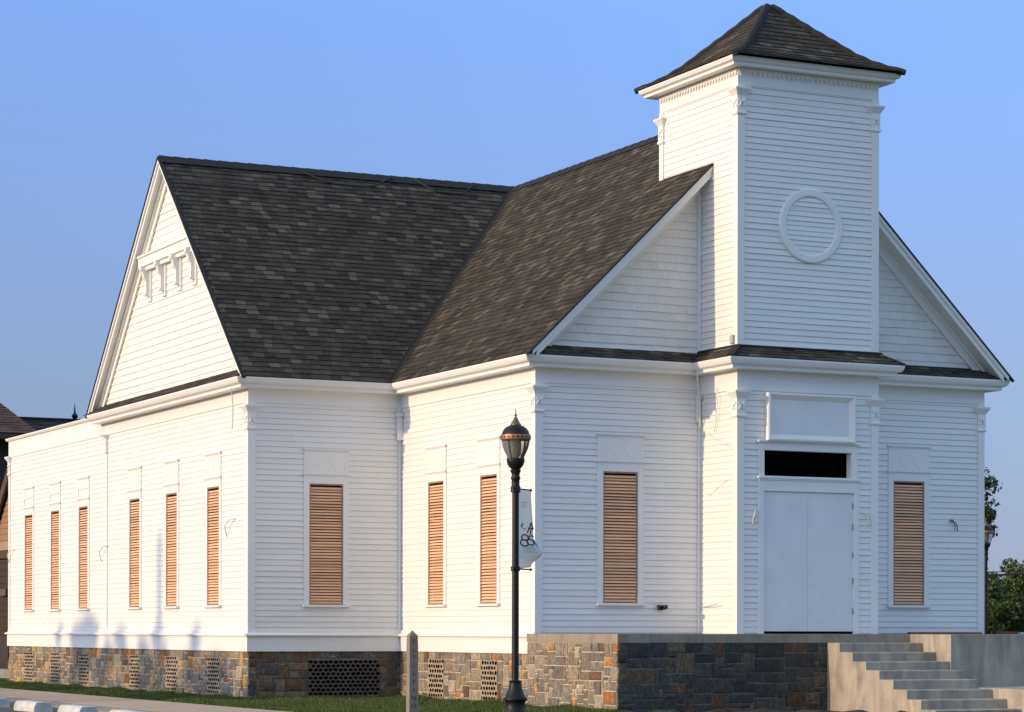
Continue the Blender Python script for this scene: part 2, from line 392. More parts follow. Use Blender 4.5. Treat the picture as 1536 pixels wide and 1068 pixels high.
# grass blades
rng = np.random.default_rng(3)
def grass(name, regions, dens):
    V = []; F = []; Cc = []; base = 0
    for (x0, x1, y0, y1, hmul) in regions:
        n = int((x1-x0)*(y1-y0)*dens)
        x = rng.uniform(x0, x1, n); y = rng.uniform(y0, y1, n); a = rng.uniform(0, 2*np.pi, n)
        clump = .7+.5*(np.sin(x*2.3+y*1.1)*np.sin(y*3.1-x*.7))
        h = rng.uniform(.03, .075, n)*hmul*np.clip(clump, .4, 1.4); wd = rng.uniform(.005, .010, n); lean = rng.uniform(.0, .5, n)*h; b = rng.uniform(0, 2*np.pi, n)
        p0 = np.stack([x-np.cos(a)*wd, y-np.sin(a)*wd, np.full(n, ZG-.006)], 1); p1 = np.stack([x+np.cos(a)*wd, y+np.sin(a)*wd, np.full(n, ZG-.006)], 1)
        p2 = np.stack([x+np.cos(b)*lean, y+np.sin(b)*lean, ZG+h], 1)
        V.append(np.stack([p0, p1, p2], 1).reshape(-1, 3))
        t = rng.uniform(0, 1, n)[:, None]; dry = (rng.uniform(0, 1, n) < .12)[:, None]
        c = np.array([.034, .068, .013])*(1-t)+np.array([.085, .125, .028])*t; c = np.where(dry, np.array([.20, .17, .08]), c)
        Cc.append(np.concatenate([c, np.ones((n, 1))], 1))
    V = np.concatenate(V); Cc = np.concatenate(Cc).astype(np.float32); n = len(V)//3
    me = bpy.data.meshes.new(name); me.vertices.add(len(V)); me.vertices.foreach_set('co', V.astype(np.float32).ravel())
    me.loops.add(3*n); me.loops.foreach_set('vertex_index', np.arange(3*n, dtype=np.int32)); me.polygons.add(n)
    me.polygons.foreach_set('loop_start', np.arange(0, 3*n, 3, dtype=np.int32)); me.update(calc_edges=True)
    at = me.attributes.new('tint', 'FLOAT_COLOR', 'FACE'); at.data.foreach_set('color', Cc.ravel())
    me.materials.append(MAT['grass_blade']); o = bpy.data.objects.new(name, me); col.objects.link(o)
    return o
gr = grass('grass', [(-9.14, -7.36, -6, 23, 1), (-7.36, -4.45, .2, 6.64, 1), (-9.14, -4.6, -6, .2, 1), (-9.14, -7.36, 23, 34, 1.3), (-7.45, -7.36, 0, 22.8, 1.5), (-7.3, -4.5, 6.45, 6.64, 1.6), (-4.62, -4.44, 1.2, 6.6, 1.6), (-4.82, -4.62, -2.2, 1.2, 1.5)], 1700)
tag(gr, 'short green grass growing between the sidewalk and the stone foundation', 'grass', kind='stuff')

# ------------------------------------------------------------ the church
church = thing('church', 'white clapboard church with square bell tower, dark shingle roofs and stone foundation', 'church', (0, 6, ZG))
def part(mb, name, m, label=None, parent=None, smooth=False): return mb.build(name, m, parent or church, smooth, label)
def Wl(x): return frame((x, 0, 0), (0, -1, 0), (-1, 0, 0))       # west-facing wall, s = -y, t = z
def Wf(y): return frame((0, y, 0), (1, 0, 0), (0, -1, 0))        # front-facing wall, s = x, t = z
def Wr(x): return frame((x, 0, 0), (0, 1, 0), (1, 0, 0))
def Wb(y): return frame((0, y, 0), (-1, 0, 0), (0, 1, 0))
def rectp(a, b, c, d): return [(a, c), (b, c), (b, d), (a, d)]
WZ0, WZ1, WHW = .48, 2.63, .325
def whole(s): return (s-WHW-.055, s+WHW+.055, WZ0-.03, WZ1+.12)
WIN_L = [21.12, 18.95, 16.78, 13.21, 10.89, 8.50]
WIN_T = -5.88
WIN_N = [5.09, 2.94]
WIN_F = [-2.87, 2.84]
def siding(fr, poly, name='siding', **k):
    m = MB(); boards(m, fr, poly, **k); return part(m, name, 'white_siding')
siding(Wl(XA), rectp(-YAE, -YTF, -.04, 4.10), groove=.0022, depth=.010, holes=[whole(-y) for y in WIN_L])
siding(Wf(YTF), rectp(XA, -WN, -.04, 4.10), holes=[whole(WIN_T)])
siding(Wl(-WN), rectp(-YTF, -YN, -.04, 4.10), groove=.0022, depth=.010, holes=[whole(-y) for y in WIN_N])
siding(Wf(YN), rectp(-WN, -WT, -.12, 4.10), holes=[whole(WIN_F[0])])
siding(Wf(YN), rectp(WT, WN, -.12, 4.10), holes=[whole(WIN_F[1])])
DOORH = [(-.95, .975, -.2, 2.52), (-.86, .835, 2.56, 2.98)]
siding(Wl(-WT), rectp(-YN, 0, -.12, 4.05), groove=.0022, depth=.010)
siding(Wf(0), rectp(-WT, WT, -.12, 4.05), holes=DOORH)
siding(Wr(WT), rectp(0, YN, -.12, 4.05))
siding(Wl(-WT), rectp(-TD, 0, 4.58, 9.0), groove=.0022, depth=.010)
siding(Wf(0), rectp(-WT, WT, 4.58, 9.0))
siding(Wr(WT), rectp(0, TD, 4.58, 9.0))
siding(Wb(TD), rectp(-WT, WT, 6.0, 9.0))
siding(Wr(WN), rectp(YN, YAE, -.04, 4.3), exp=.1)
siding(Wb(YAE), rectp(-WN, -XA, -.04, 4.3), exp=.1)

# gables
m = MB(); tabs(m, Wf(YN), [(-WN, 4.60), (WN, 4.60), (0, 4.60+WN*SL*.985)], exp=.139, w0=.10, w1=.32, depth=.013, gap=.0007, colf=shingle_white, back=(.6, .6, .57), drop=.004)
part(m, 'gable_shingles', 'white_shingle', 'white wood shingle gable behind the tower')
m = MB(); boards(m, Wl(XA), [(-YTB, 4.60), (-YTF, 4.60), (-YM, 4.60+(YTB-YTF)/2*SL*.985)], exp=.138, depth=.012, groove=.0035)
part(m, 'gable_boards', 'white_siding', 'wide white board gable')
m = MB(); boards(m, Wr(WN), [(YTF, 4.3), (YTB, 4.3), (YM, 4.3+(YTB-YTF)/2*SL)], exp=.21); part(m, 'gable_boards', 'white_siding')

# frieze boards
PATH = [(XA, YTB), (XA, YTF), (-WN, YTF), (-WN, YN), (-WT, YN), (-WT, 0), (WT, 0), (WT, YN), (WN, YN), (WN, YTB)]
m = MB(); sweep(m, [(XA, YTB), (XA, YTF), (-WN, YTF), (-WN, YN), (-WT, YN)], [(-.02, 4.03), (.024, 4.03), (.024, 4.272), (-.02, 4.272)])
sweep(m, [(-WT, YN), (-WT, 0), (WT, 0), (WT, YN)], [(-.02, 3.945), (.026, 3.945), (.026, 4.273), (-.02, 4.273)])
sweep(m, [(WT, YN), (WN, YN), (WN, YTB)], [(-.02, 4.03), (.024, 4.03), (.024, 4.272), (-.02, 4.272)])
sweep(m, [(WN, YAE), (XA, YAE), (XA, YTB)], [(-.02, 4.03), (.022, 4.03), (.022, 4.43), (-.02, 4.43)])
part(m, 'frieze_board', 'white_trim')
# cornices
CP = [(0, ZF), (OV-.10, ZF), (OV-.10, ZF+.05), (OV-.035, ZF+.075), (OV-.015, ZF+.11), (OV, ZF+.15), (OV, ZF+.175), (0, ZF+.19)]
m = MB(); sweep(m, PATH, CP); part(m, 'cornice', 'white_trim')
m = MB(); sweep(m, [(WN, YAE), (XA, YAE), (XA, YTB+.0)], [(0, 4.41), (.06, 4.41), (.085, 4.445), (.085, 4.47), (0, 4.47)]); part(m, 'parapet_cap', 'white_trim')
# tower cornice
TO = .29; TZ = 9.185
TPATH = [(-WT, TD), (-WT, 0), (WT, 0), (WT, TD)]
m = MB(); sweep(m, TPATH, [(-.02, 8.905), (.02, 8.905), (.02, TZ+.005), (-.02, TZ+.005)], closed=True)
part(m, 'tower_frieze', 'white_trim')
m = MB(); sweep(m, TPATH, [(0, TZ), (TO-.07, TZ-.005), (TO-.07, TZ+.04), (TO-.02, TZ+.06), (TO, TZ+.105), (TO, TZ+.13), (0, TZ+.145)], closed=True)
part(m, 'tower_cornice', 'white_trim')
# sawtooth trim under the tower eave
m = MB()
def saw(m, fr, a, b, zt, n):
    O, S, T, N = fr; st = (b-a)/n
    for i in range(n):
        s = a+i*st; p = [(s, zt), (s+st/2, zt-.075), (s+st, zt)]
        f = [O+S*q[0]+T*q[1]+N*.045 for q in p]; k = [O+S*q[0]+T*q[1]+N*.018 for q in p]
        m.poly(f)
        for j in range(3):
            j2 = (j+1) % 3; m.poly([f[j2], f[j], k[j], k[j2]])
    A = O+S*a+T*(zt+.03); B = O+S*b+T*(zt+.03)
    m.hexa([O+S*a+T*zt+N*.018, O+S*b+T*zt+N*.018, O+S*b+T*zt+N*.048, O+S*a+T*zt+N*.048, O+S*a+T*(TZ-.008)+N*.018, O+S*b+T*(TZ-.008)+N*.018, O+S*b+T*(TZ-.008)+N*.048, O+S*a+T*(TZ-.008)+N*.048])
saw(m, Wf(0), -WT-.02, WT+.02, TZ-.05, 30); saw(m, Wl(-WT), -TD, 0.02, TZ-.05, 28); saw(m, Wr(WT), 0, TD, TZ-.05, 28)
part(m, 'sawtooth_trim', 'white_trim')

# water table and skirt
SP = [(XA, YAE), (XA, YTF), (-WN, YTF), (-WN, YN+.02)]
m = MB(); sweep(m, [(WN, YAE)]+SP, [(-.02, -.36), (.045, -.36), (.045, -.095), (.095, -.085), (.095, -.06), (.03, -.03), (.03, .02), (-.02, .02)])
part(m, 'water_table', 'white_trim')

# corner boards and capitals
def corner(x, y, dx, dy, z0, z1, wd=.11):
    m = MB(); t = .026
    # dx,dy: outward signs of the two faces
    xa, xb = sorted((x+dx*t, x-dx*wd)); m.box(xa, xb, *sorted((y+dy*t, y-dy*.0)), z0, z1)
    ya, yb = sorted((y, y-dy*wd)); m.box(*sorted((x+dx*t, x-dx*.0)), ya, yb, z0, z1)
    return m
def capital(m, x, y, dx, dy, zt, inner=False):
    t = .04; wd = .125
    def ringb(o, z): # rectangle spanning both faces
        xa, xb = sorted((x+dx*(t+o), x-dx*(wd+o))); ya, yb = sorted((y+dy*(t+o), y-dy*(wd+o))); return [(xa, ya, z), (xb, ya, z), (xb, yb, z), (xa, yb, z)]
    prof = [(-.005, zt-.44), (.012, zt-.42), (.012, zt-.395), (0, zt-.38), (0, zt-.13), (.015, zt-.10), (.055, zt-.035), (.062, zt-.03), (.062, zt)]
    rs = [ringb(o, z) for o, z in prof]
    for i in range(len(rs)-1):
        for j in range(4):
            k = (j+1) % 4; m.poly([rs[i][j], rs[i][k], rs[i+1][k], rs[i+1][j]])
    m.poly(rs[-1]); m.poly(list(reversed(rs[0])))
    # star of crossed slips on both faces
    zc = zt-.25
    for a in (45, -45, 0):
        d = .08 if a else .05
        dz = math.sin(R(a))*d; dd = math.cos(R(a))*d
        if a == 0: continue
        cx = x-dx*(wd-t)/2; yy = y+dy*(t+.008)
        m.bar((cx-dd, yy, zc-dz), (cx+dd, yy, zc+dz), .022, .016, (0, 1, 0))
        cy = y-dy*(wd-t)/2; xx = x+dx*(t+.008)
        m.bar((xx, cy-dd, zc-dz), (xx, cy+dd, zc+dz), .022, .016, (1, 0, 0))
CORN = [(XA, YTF, -1, -1, -.03, 4.03, 3.98), (-WN, YN, -1, -1, -.03, 4.03, 3.98), (-WT, 0, -1, -1, -.03, 3.945, 3.93), (WT, 0, 1, -1, -.03, 3.945, 3.90), (WN, YN, 1, -1, -.03, 4.03, 3.98),
        (XA, YAE, -1, 1, -.03, 4.03, 4.05), (-WT, 0, -1, -1, 4.66, 8.905, 8.86), (WT, 0, 1, -1, 4.66, 8.905, 8.80), (-WT, TD, -1, 1, 6.4, 8.905, 8.80)]
for (x, y, dx, dy, z0, z1, zc) in CORN:
    o = part(corner(x, y, dx, dy, z0, z1), 'corner_board', 'white_trim')
    m = MB(); capital(m, x, y, dx, dy, zc); m.build('capital', 'white_trim', o)
# inner corners and the seam board at the annex
m = MB(); m.box(-WT-.06, -WT-.010, YN-.035, YN-.01, -.03, 4.03); o = part(m, 'corner_board', 'white_trim')
m = MB(); m.box(-WT-.10, -WT-.026, YN-.085, YN-.012, 3.5, 3.52); m.box(-WT-.09, -WT-.026, YN-.075, YN-.012, 3.52, 3.86); m.hexa([(-WT-.09, YN-.075, 3.86), (-WT-.026, YN-.075, 3.86), (-WT-.026, YN-.012, 3.86), (-WT-.09, YN-.012, 3.86), (-WT-.13, YN-.12, 3.93), (-WT-.026, YN-.12, 3.93), (-WT-.026, YN-.012, 3.93), (-WT-.13, YN-.012, 3.93)]); m.build('capital', 'white_trim', o)
m = MB(); m.box(-WN-.06, -WN-.012, YTF-.035, YTF-.01, .0, 4.03); o = part(m, 'corner_board', 'white_trim')
m = MB(); m.box(-WN-.10, -WN-.015, YTF-.11, YTF-.012, 3.45, 3.88); m.box(-WN-.12, -WN-.015, YTF-.14, YTF-.012, 3.88, 3.94); m.build('capital', 'white_trim', o)
m = MB(); m.box(XA-.028, XA, 15.05, 15.15, .02, 4.03); o = part(m, 'corner_board', 'white_trim')
m = MB(); m.box(XA-.06, XA-.005, 15.03, 15.17, 3.66, 3.96); m.hexa([(XA-.06, 15.03, 3.96), (XA-.005, 15.03, 3.96), (XA-.005, 15.17, 3.96), (XA-.06, 15.17, 3.96), (XA-.13, 14.97, 4.03), (XA-.005, 14.97, 4.03), (XA-.005, 15.23, 4.03), (XA-.13, 15.23, 4.03)]); m.build('capital', 'white_trim', o)
m = MB(); m.box(-WT-.07, -WT-.012, YN-.04, YN-.012, 4.66, 7.6); part(m, 'corner_board', 'white_trim')
m = MB(); m.box(WT+.014, WT+.07, YN-.075, YN-.012, 4.66, 7.6); part(m, 'corner_board', 'white_trim')

# ------------------------------------------------------------ main roofs
def roofpart(fr, poly, name='roof_slope', exp=.138):
    m = MB(); tabs(m, fr, poly, exp=exp, colf=roof_col, depth=.014); return part(m, name, 'roof_shingle')
XE = WN+OV; YF = YN-.38; XO = XA-.21
cs, sn = (WN+OV)/RL, (ZR-ZE)/RL
roofpart(frame((-XE, YF, ZE), (0, -1, 0), (-sn, 0, cs)), [(-(YTF-OV-YF), 0), (0, 0), (0, RL), (-(YM-YF), RL)])
roofpart(frame((XE, YF, ZE), (0, 1, 0), (sn, 0, cs)), [(0, 0), (YTF-OV-YF, 0), (YM-YF, RL), (0, RL)])
roofpart(frame((XO, YTF-OV, ZE), (1, 0, 0), (0, -sn, cs)), [(0, 0), (-XE-XO, 0), (-XO, RL), (0, RL)])
roofpart(frame((0, YTF-OV, ZE), (1, 0, 0), (0, -sn, cs)), [(XE, 0), (XE, RL), (0, RL)])
roofpart(frame((XE, YTB+OV, ZE), (-1, 0, 0), (0, sn, cs)), [(0, 0), (XE-XO, 0), (XE-XO, RL), (0, RL)])
# ridge caps
m = MB()
def cap(m, a, b, wd=.16, lift=.03, seg=.3, side=Vector((0, 1, 0))):
    a = Vector(a); b = Vector(b); L = (b-a).length; n = max(1, int(L/seg)); d = (b-a)/n; s = Vector(side)
    for i in range(n):
        p = a+d*i; q = a+d*(i+1.12); h0 = lift+.012; h1 = lift
        for sg in (-1, 1):
            m.poly([p+upv*h0, q+upv*h1, q+s*sg*wd+upv*(h1-wd*SL), p+s*sg*wd+upv*(h0-wd*SL)] if sg < 0 else [q+upv*h1, p+upv*h0, p+s*sg*wd+upv*(h0-wd*SL), q+s*sg*wd+upv*(h1-wd*SL)])
            m.poly([p+upv*h0, p+s*sg*wd+upv*(h0-wd*SL), p+s*sg*wd+upv*(h0-.02-wd*SL), p+upv*(h0-.02)])
cap(m, (XO-.02, YM, ZR), (XE, YM, ZR)); cap(m, (0, YF-.02, ZR), (0, YM, ZR), side=Vector((1, 0, 0)))
part(m, 'ridge_cap', 'roof_cap')
# valley flashing
m = MB()
a = Vector((-XE, YTF-OV, ZE)); b = Vector((0, YM, ZR)); d = (b-a).normalized()
n1 = Vector((-sn, 0, cs)); n2 = Vector((0, -sn, cs)); 
for nn, sd in ((n1, -1), (n2, 1)):
    x = nn.cross(d).normalized(); 
    if (x.y > 0) == (nn is n1): x = -x
    if nn is n1: x = x if x.y < 0 else -x
    else: x = x if x.x < 0 else -x
    p = [a+nn*.022, b+nn*.022, b+nn*.022+x*.075, a+nn*.022+x*.075]
    m.poly(p)
part(m, 'valley_flashing', 'roof_cap')
# black cable looped along the ridge, line across the roof
m = MB()
def loop(m, x0, x1, dep):
    pts = []
    for i in range(13):
        k = i/12; x = x0+(x1-x0)*k; sd = dep*min(1, 1.25*math.sin(math.pi*k)); yy = YM-.05-sd*.7; pts.append((x, yy, ZR+.045-(YM-yy)*SL))
    m.tube(pts, .018, 6)
loop(m, -4.75, -2.75, .42); loop(m, -2.25, -.95, .40)
part(m, 'roof_cable', 'cable', 'black cable sagging in loops below the ridge')
m = MB(); pts = [(-7.58, 10.5, 8.585), (-7.3, 10.46, 8.57), (-6, 10.4, 8.52), (-4, 10.38, 8.49), (-2, 10.42, 8.50)]
m.tube(pts, .010, 6); part(m, 'roof_cable', 'cable_grey', 'thin grey line strung across the transept roof')

# eave edge strips, rake boards
def rake(xw, yc, half, sgn, axis, z_e, out, par_label=None):
    """rake trim of a gable. axis 'x': gable faces -X at xw, spans y=yc+-half ; axis 'y': faces -Y"""
    for sd in (-1, 1):
        def P(h, dn, o):     # h: 0 at eave end .. 1 at ridge ; dn: below the roof surface ; o: outwards from wall
            e = half*(1-h)*sd; z = z_e+(ZR-z_e)*h-dn
            return Vector((xw-o*sgn, yc+e, z)) if axis == 'x' else Vector((yc+e, xw-o*sgn, z))
        m = MB()
        def slab(h0, h1, d0, d1, o0, o1):
            m.hexa([P(h0, d1, o0), P(h1, d1, o0), P(h1, d1, o1), P(h0, d1, o1), P(h0, d0, o0), P(h1, d0, o0), P(h1, d0, o1), P(h0, d0, o1)])
        slab(.034, 1, .035, .20, out-.035, out+.004)      # fascia
        slab(.016, 1, .02, .095, out+.004, out+.035)      # crown strip
        ro_ = part(m, 'rake_board', 'white_trim')
        m = MB(); slab(.03, 1, .16, .19, .0, out-.036); m.build('rake_soffit', 'soffit', ro_)
        m = MB(); slab(.05, 1, .19, .40, .018, .05); slab(.05, 1, .19, .24, .05, .10); m.build('rake_frieze', 'white_trim', ro_)
        m = MB(); slab(-.004, 1, -.012, .02, out-.02, out+.055); m.build('drip_edge', 'roof_cap', ro_)
rake(XA, YM, (YTB-YTF)/2+OV, 1, 'x', ZE, .21)
rake(YN, 0, XE, 1, 'y', ZE, .38)
rake(WN, YM, (YTB-YTF)/2+OV, -1, 'x', ZE, .42)
# pent roofs at gable feet and round the tower
PL = math.hypot(OV, .20); pz = .20/PL; po = OV/PL
m = MB(); PB = ZE
def pent(fr, poly): tabs(m, fr, poly, exp=.12, colf=roof_col, depth=.010)
pent(frame((-XE+.1, YN-OV, PB), (1, 0, 0), (0, -pz, po)), [(0, 0), (XE-.1-WT-OV, 0), (XE-.1-WT, PL), (.3, PL)])
pent(frame((WT+OV, YN-OV, PB), (1, 0, 0), (0, -pz, po)), [(0, 0), (XE-.1-WT-OV, 0), (XE-.4-WT-OV, PL), (-OV, PL)])
pent(frame((-WT-OV, YN-OV, PB), (0, -1, 0), (-pz, 0, po)), [(0, 0), (YN, 0), (YN-OV, PL), (-OV, PL)])
pent(frame((-WT-OV, -OV, PB), (1, 0, 0), (0, -pz, po)), [(0, 0), (2*(WT+OV), 0), (2*WT+OV, PL), (OV, PL)])
pent(frame((WT+OV, -OV, PB), (0, 1, 0), (pz, 0, po)), [(0, 0), (YN, 0), (YN+OV, PL), (OV, PL)])
pent(frame((XA-OV, YTB+OV-.1, PB), (0, -1, 0), (-pz, 0, po)), [(0, 0), (YTB-YTF+2*OV-.2, 0), (YTB-YTF+2*OV-.5, PL), (.3, PL)])
part(m, 'pent_roof', 'roof_shingle')
m = MB()
for (xa, ya) in ((-WT, 0), (WT, 0)):
    sg = -1 if xa < 0 else 1
    m.bar((xa+sg*OV, -OV, PB+.02), (xa, 0, PB+.225), .12, .022)
m.tube([(-WT-.06, YN, ZE+.21), (-WT-.06, -.06, ZE+.21), (WT+.06, -.06, ZE+.21), (WT+.06, YN, ZE+.21)], .02, 6)
part(m, 'hip_strip', 'roof_cap')
m = MB(); sweep(m, [(-WT, YN), (-WT, 0), (WT, 0), (WT, YN)], [(0, 4.63), (.035, 4.63), (.03, 4.70), (0, 4.70)]); sweep(m, [(-WN+.3, YN), (-WT, YN)], [(0, 4.63), (.03, 4.63), (.025, 4.68), (0, 4.68)]); part(m, 'base_trim', 'white_trim')
# flat roof of the annex
m = MB(); m.poly([(XA-.05, YTB, 4.44), (WN, YTB, 4.44), (WN, YAE+.05, 4.44), (XA-.05, YAE+.05, 4.44)]); part(m, 'flat_roof', 'roof_cap')

# tower roof: bell-cast pyramid
prof = [(1.665, 9.325), (1.47, 9.40), (1.27, 9.50), (1.04, 9.66), (.56, 10.10), (.05, 10.585)]
acc = [0]
for i in range(len(prof)-1): acc.append(acc[-1]+math.hypot(prof[i+1][0]-prof[i][0], prof[i+1][1]-prof[i][1]))
def pa(a):
    a = min(max(a, 0), acc[-1])
    for i in range(len(acc)-1):
        if a <= acc[i+1]+1e-9:
            k = (a-acc[i])/(acc[i+1]-acc[i]); dx = prof[i+1][0]-prof[i][0]; dz = prof[i+1][1]-prof[i][1]; L = math.hypot(dx, dz)
            return prof[i][0]+dx*k, prof[i][1]+dz*k, dz/L, -dx/L      # w, z, normal(out, up)
m = MB(); TCY = TD/2
for q in range(4):
    ca, sa = [(1, 0), (0, 1), (-1, 0), (0, -1)][q]
    def W3(s, a, n):
        w_, z_, no, nu = pa(a); o_ = w_+no*n; zz = z_+nu*n
        x, y = s, -o_
        return (x*ca-y*sa, TCY+x*sa+y*ca, zz)
    a = 0
    while a < acc[-1]-.02:
        a1 = min(a+.135, acc[-1]); w0_ = pa(a)[0]; w1_ = pa(a1)[0]
        m.poly([W3(-w0_, a, 0), W3(w0_, a, 0), W3(w1_, a1, 0), W3(-w1_, a1, 0)], (.02, .02, .02))
        s = -w0_-random.uniform(0, .3)
        while s < w0_:
            wd = random.uniform(.2, .33); c = roof_col()
            s0, s1 = max(s+.003, -w0_), min(s+wd-.003, w0_)
            t0_, t1_ = max(min(s0, w1_), -w1_), max(min(s1, w1_), -w1_)
            if s1 > s0+.01:
                m.poly([W3(s0, a, .017), W3(s1, a, .017), W3(t1_, a1, .003), W3(t0_, a1, .003)], c)
                m.poly([W3(s1, a, .017), W3(s0, a, .017), W3(s0, a, 0), W3(s1, a, 0)], c)
            s += wd
        a = a1
tr = part(m, 'tower_roof', 'roof_shingle')
m = MB()
for sx, sy in ((-1, -1), (1, -1), (1, 1), (-1, 1)):
    pts = []; n = 18
    for i in range(n+1):
        w_, z_, no, nu = pa(acc[-1]*i/n); pts.append((sx*(w_-.01), TCY+sy*(w_-.01), z_+.0))
    m.tube(pts, [.05+.012*(i % 2)+.02*min(1, i/8) for i in range(n+1)], 8)
m.lathe([(.16, 10.50), (.14, 10.57), (.06, 10.63), (0.001, 10.64)], 12, 0, TCY)
m.build('hip_cap', 'roof_cap', tr)

# round louvre frame on the tower
m = MB(); n = 48; CX, CZ, RO_, RI = .03, 6.70, .61, .485
pr = [(RO_, -.002), (RO_, -.038), (RO_-.02, -.046), (RI+.02, -.046), (RI, -.038), (RI, -.002)]
for i in range(n):
    a0, a1 = 2*math.pi*i/n, 2*math.pi*(i+1)/n
    for j in range(len(pr)-1):
        (ra, ya), (rb, yb) = pr[j], pr[j+1]
        m.poly([(CX+ra*math.cos(a1), ya, CZ+ra*math.sin(a1)), (CX+ra*math.cos(a0), ya, CZ+ra*math.sin(a0)), (CX+rb*math.cos(a0), yb, CZ+rb*math.sin(a0)), (CX+rb*math.cos(a1), yb, CZ+rb*math.sin(a1))])
o = part(m, 'round_vent_frame', 'white_trim')
m = MB(); boards(m, (Vector((0, -.016, 0)), Vector((1, 0, 0)), Vector((0, 0, 1)), Vector((0, -1, 0))), [(CX+(RI+.004)*math.cos(2*math.pi*k/40), CZ+(RI+.004)*math.sin(2*math.pi*k/40)) for k in range(40)], exp=.08, depth=.011, groove=.004)
m.build('louvre_slats', 'white_siding', o)

# brackets on the transept gable
m = MB(); zb = 7.06
hw = (ZR-zb)/SL-.50
m.box(XA-.14, XA-.01, YM-hw, YM+hw, 7.14, 7.32); m.box(XA-.17, XA-.01, YM-hw, YM+hw, 7.32, 7.36); m.box(XA-.10, XA-.01, YM-hw, YM+hw, 7.06, 7.14)
o = part(m, 'gable_beam', 'white_trim')
for yb in (12.33, 11.42, 10.50, 9.62):
    m = MB()
    m.box(XA-.085, XA-.012, yb-.05, yb+.05, 6.60, 7.06)
    pts = [(0, 7.14), (.19, 7.14), (.19, 7.06), (.15, 7.02), (.13, 6.92), (.09, 6.86), (.085, 6.86), (0, 6.86)]
    for a, b in ((yb-.055, yb+.055),):
        A = [(XA-o_, a, z_) for o_, z_ in pts]; B = [(XA-o_, b, z_) for o_, z_ in pts]
        m.poly(list(reversed(A))); m.poly(B)
        for i in range(len(pts)): j = (i+1) % len(pts); m.poly([A[i], A[j], B[j], B[i]])
    m.box(XA-.11, XA-.012, yb-.06, yb+.06, 6.56, 6.60)
    m.build('bracket', 'white_trim', o)
    m = MB(); m.box(XA-.045, XA-.008, yb-.20, yb-.15, 6.47, 7.04); m.box(XA-.045, XA-.008, yb-.20, yb+.02, 6.44, 6.47); m.build('panel_trim', 'white_trim', o)

# ------------------------------------------------------------ louvred windows (built facing -Y at the origin, base at z=0 of the wall frame)
def wood_col():
    j = random.uniform(.82, 1.12); t = random.random()
    return (.86*j, (.50+.07*t)*j, (.285+.08*t)*j)
def make_window(simple_hood=False):
    m = MB(); n = 41; pit = (WZ1-WZ0-.06)/n
    m.box(-WHW, WHW, .085, .095, WZ0, WZ1, (.055, .018, .008))  # board behind the slats, its dark brown stands in for shade in the gaps
    for i in range(n):
        z = WZ0+.015+i*pit; c = wood_col(); j1, j2 = random.uniform(-.003, .003), random.uniform(-.003, .003); sl_ = pit*.92
        if random.random() < .06: sl_ *= .8
        yo = -.006+random.uniform(-.004, .004)
        a, b = -WHW+.026, WHW-.026; hh = pit*random.uniform(.50, .63)
        m.hexa([(a, yo-.006, z+j1), (b, yo-.006, z+j2), (b, yo+.012, z+j2-.004), (a, yo+.012, z+j1-.004),
                (a, yo+.010, z+hh+j1), (b, yo+.010, z+hh+j2), (b, yo+.030, z+hh+.010+j2), (a, yo+.030, z+hh+.010+j1)], c)
    win = m.build('louvred_window', 'raw_wood')
    m = MB(); e = .026
    m.box(-WHW, -WHW+e, -.012, .05, WZ0, WZ1); m.box(WHW-e, WHW, -.012, .05, WZ0, WZ1); m.box(-WHW+e, WHW-e, -.012, .05, WZ1-e, WZ1); m.box(-WHW+e, WHW-e, -.014, .05, WZ0, WZ0+.018)
    m.build('frame', 'frame_wood', win)
    m = MB(); cw = .105; d = -.022
    m.box(-WHW-cw, -WHW, d, .04, WZ0-.005, 2.78); m.box(WHW, WHW+cw, d, .04, WZ0-.005, 2.78); m.box(-WHW, WHW, d-.002, .04, WZ1, 2.78)
    m.build('casing', 'white_trim', win)
    m = MB(); m.hexa([(-WHW-cw-.02, -.075, WZ0-.05), (WHW+cw+.02, -.075, WZ0-.05), (WHW+cw+.02, -.005, WZ0-.055), (-WHW-cw-.02, -.005, WZ0-.055), (-WHW-cw-.02, -.075, WZ0-.018), (WHW+cw+.02, -.075, WZ0-.018), (WHW+cw+.02, -.005, WZ0-.006), (-WHW-cw-.02, -.005, WZ0-.006)])
    m.build('sill', 'white_trim', win)
    m = MB(); hw = .455
    m.box(-hw, hw, -.052, -.002, 2.787, 2.812); m.box(-hw+.015, hw-.015, -.036, -.002, 2.77, 2.7865)
    m.box(-hw, hw, -.055, -.002, 3.228, 3.253); m.box(-hw+.02, hw-.02, -.038, -.002, 3.21, 3.2275)
    m.box(-hw+.03, hw-.03, -.024, .0, 2.8125, 3.2095)
    if simple_hood:
        m.box(-.33, -.305, -.040, -.024, 2.83, 3.0); m.box(-.33, .40, -.040, -.024, 3.0, 3.022)
    else:
        m.box(-.36, .36, -.0275, -.024, 3.02, 3.034); m.box(-.36, .36, -.0275, -.024, 2.825, 2.838)
        m.box(-.373, -.36, -.0275, -.024, 2.825, 3.034); m.box(.36, .373, -.0275, -.024, 2.825, 3.034)
        for i in range(5):
            x = -.28+i*.14; sg = 1 if i % 2 == 0 else -1
            m.bar((x-.06*sg, -.024, 2.85), (x+.06*sg, -.024, 3.005), .014, .008, (0, 1, 0))
        for i in range(14): m.box(-.4+i*.061, -.396+i*.061, -.0253, -.024, 3.04, 3.195)
    m.build('hood_panel', 'white_trim', win)
    return win
winA = make_window(False); winB = make_window(True)
usedA = [False]; usedB = [False]
def place(proto, used, x, y, rz):
    o = proto if not used[0] else copy_tree(proto)
    used[0] = True
    o.parent = church; o.location = Vector((x, y, 0))-WORLD[church.name]; o.rotation_euler = (0, 0, rz); return o
for y in WIN_L[:3]: place(winB, usedB, XA, y, -math.pi/2)
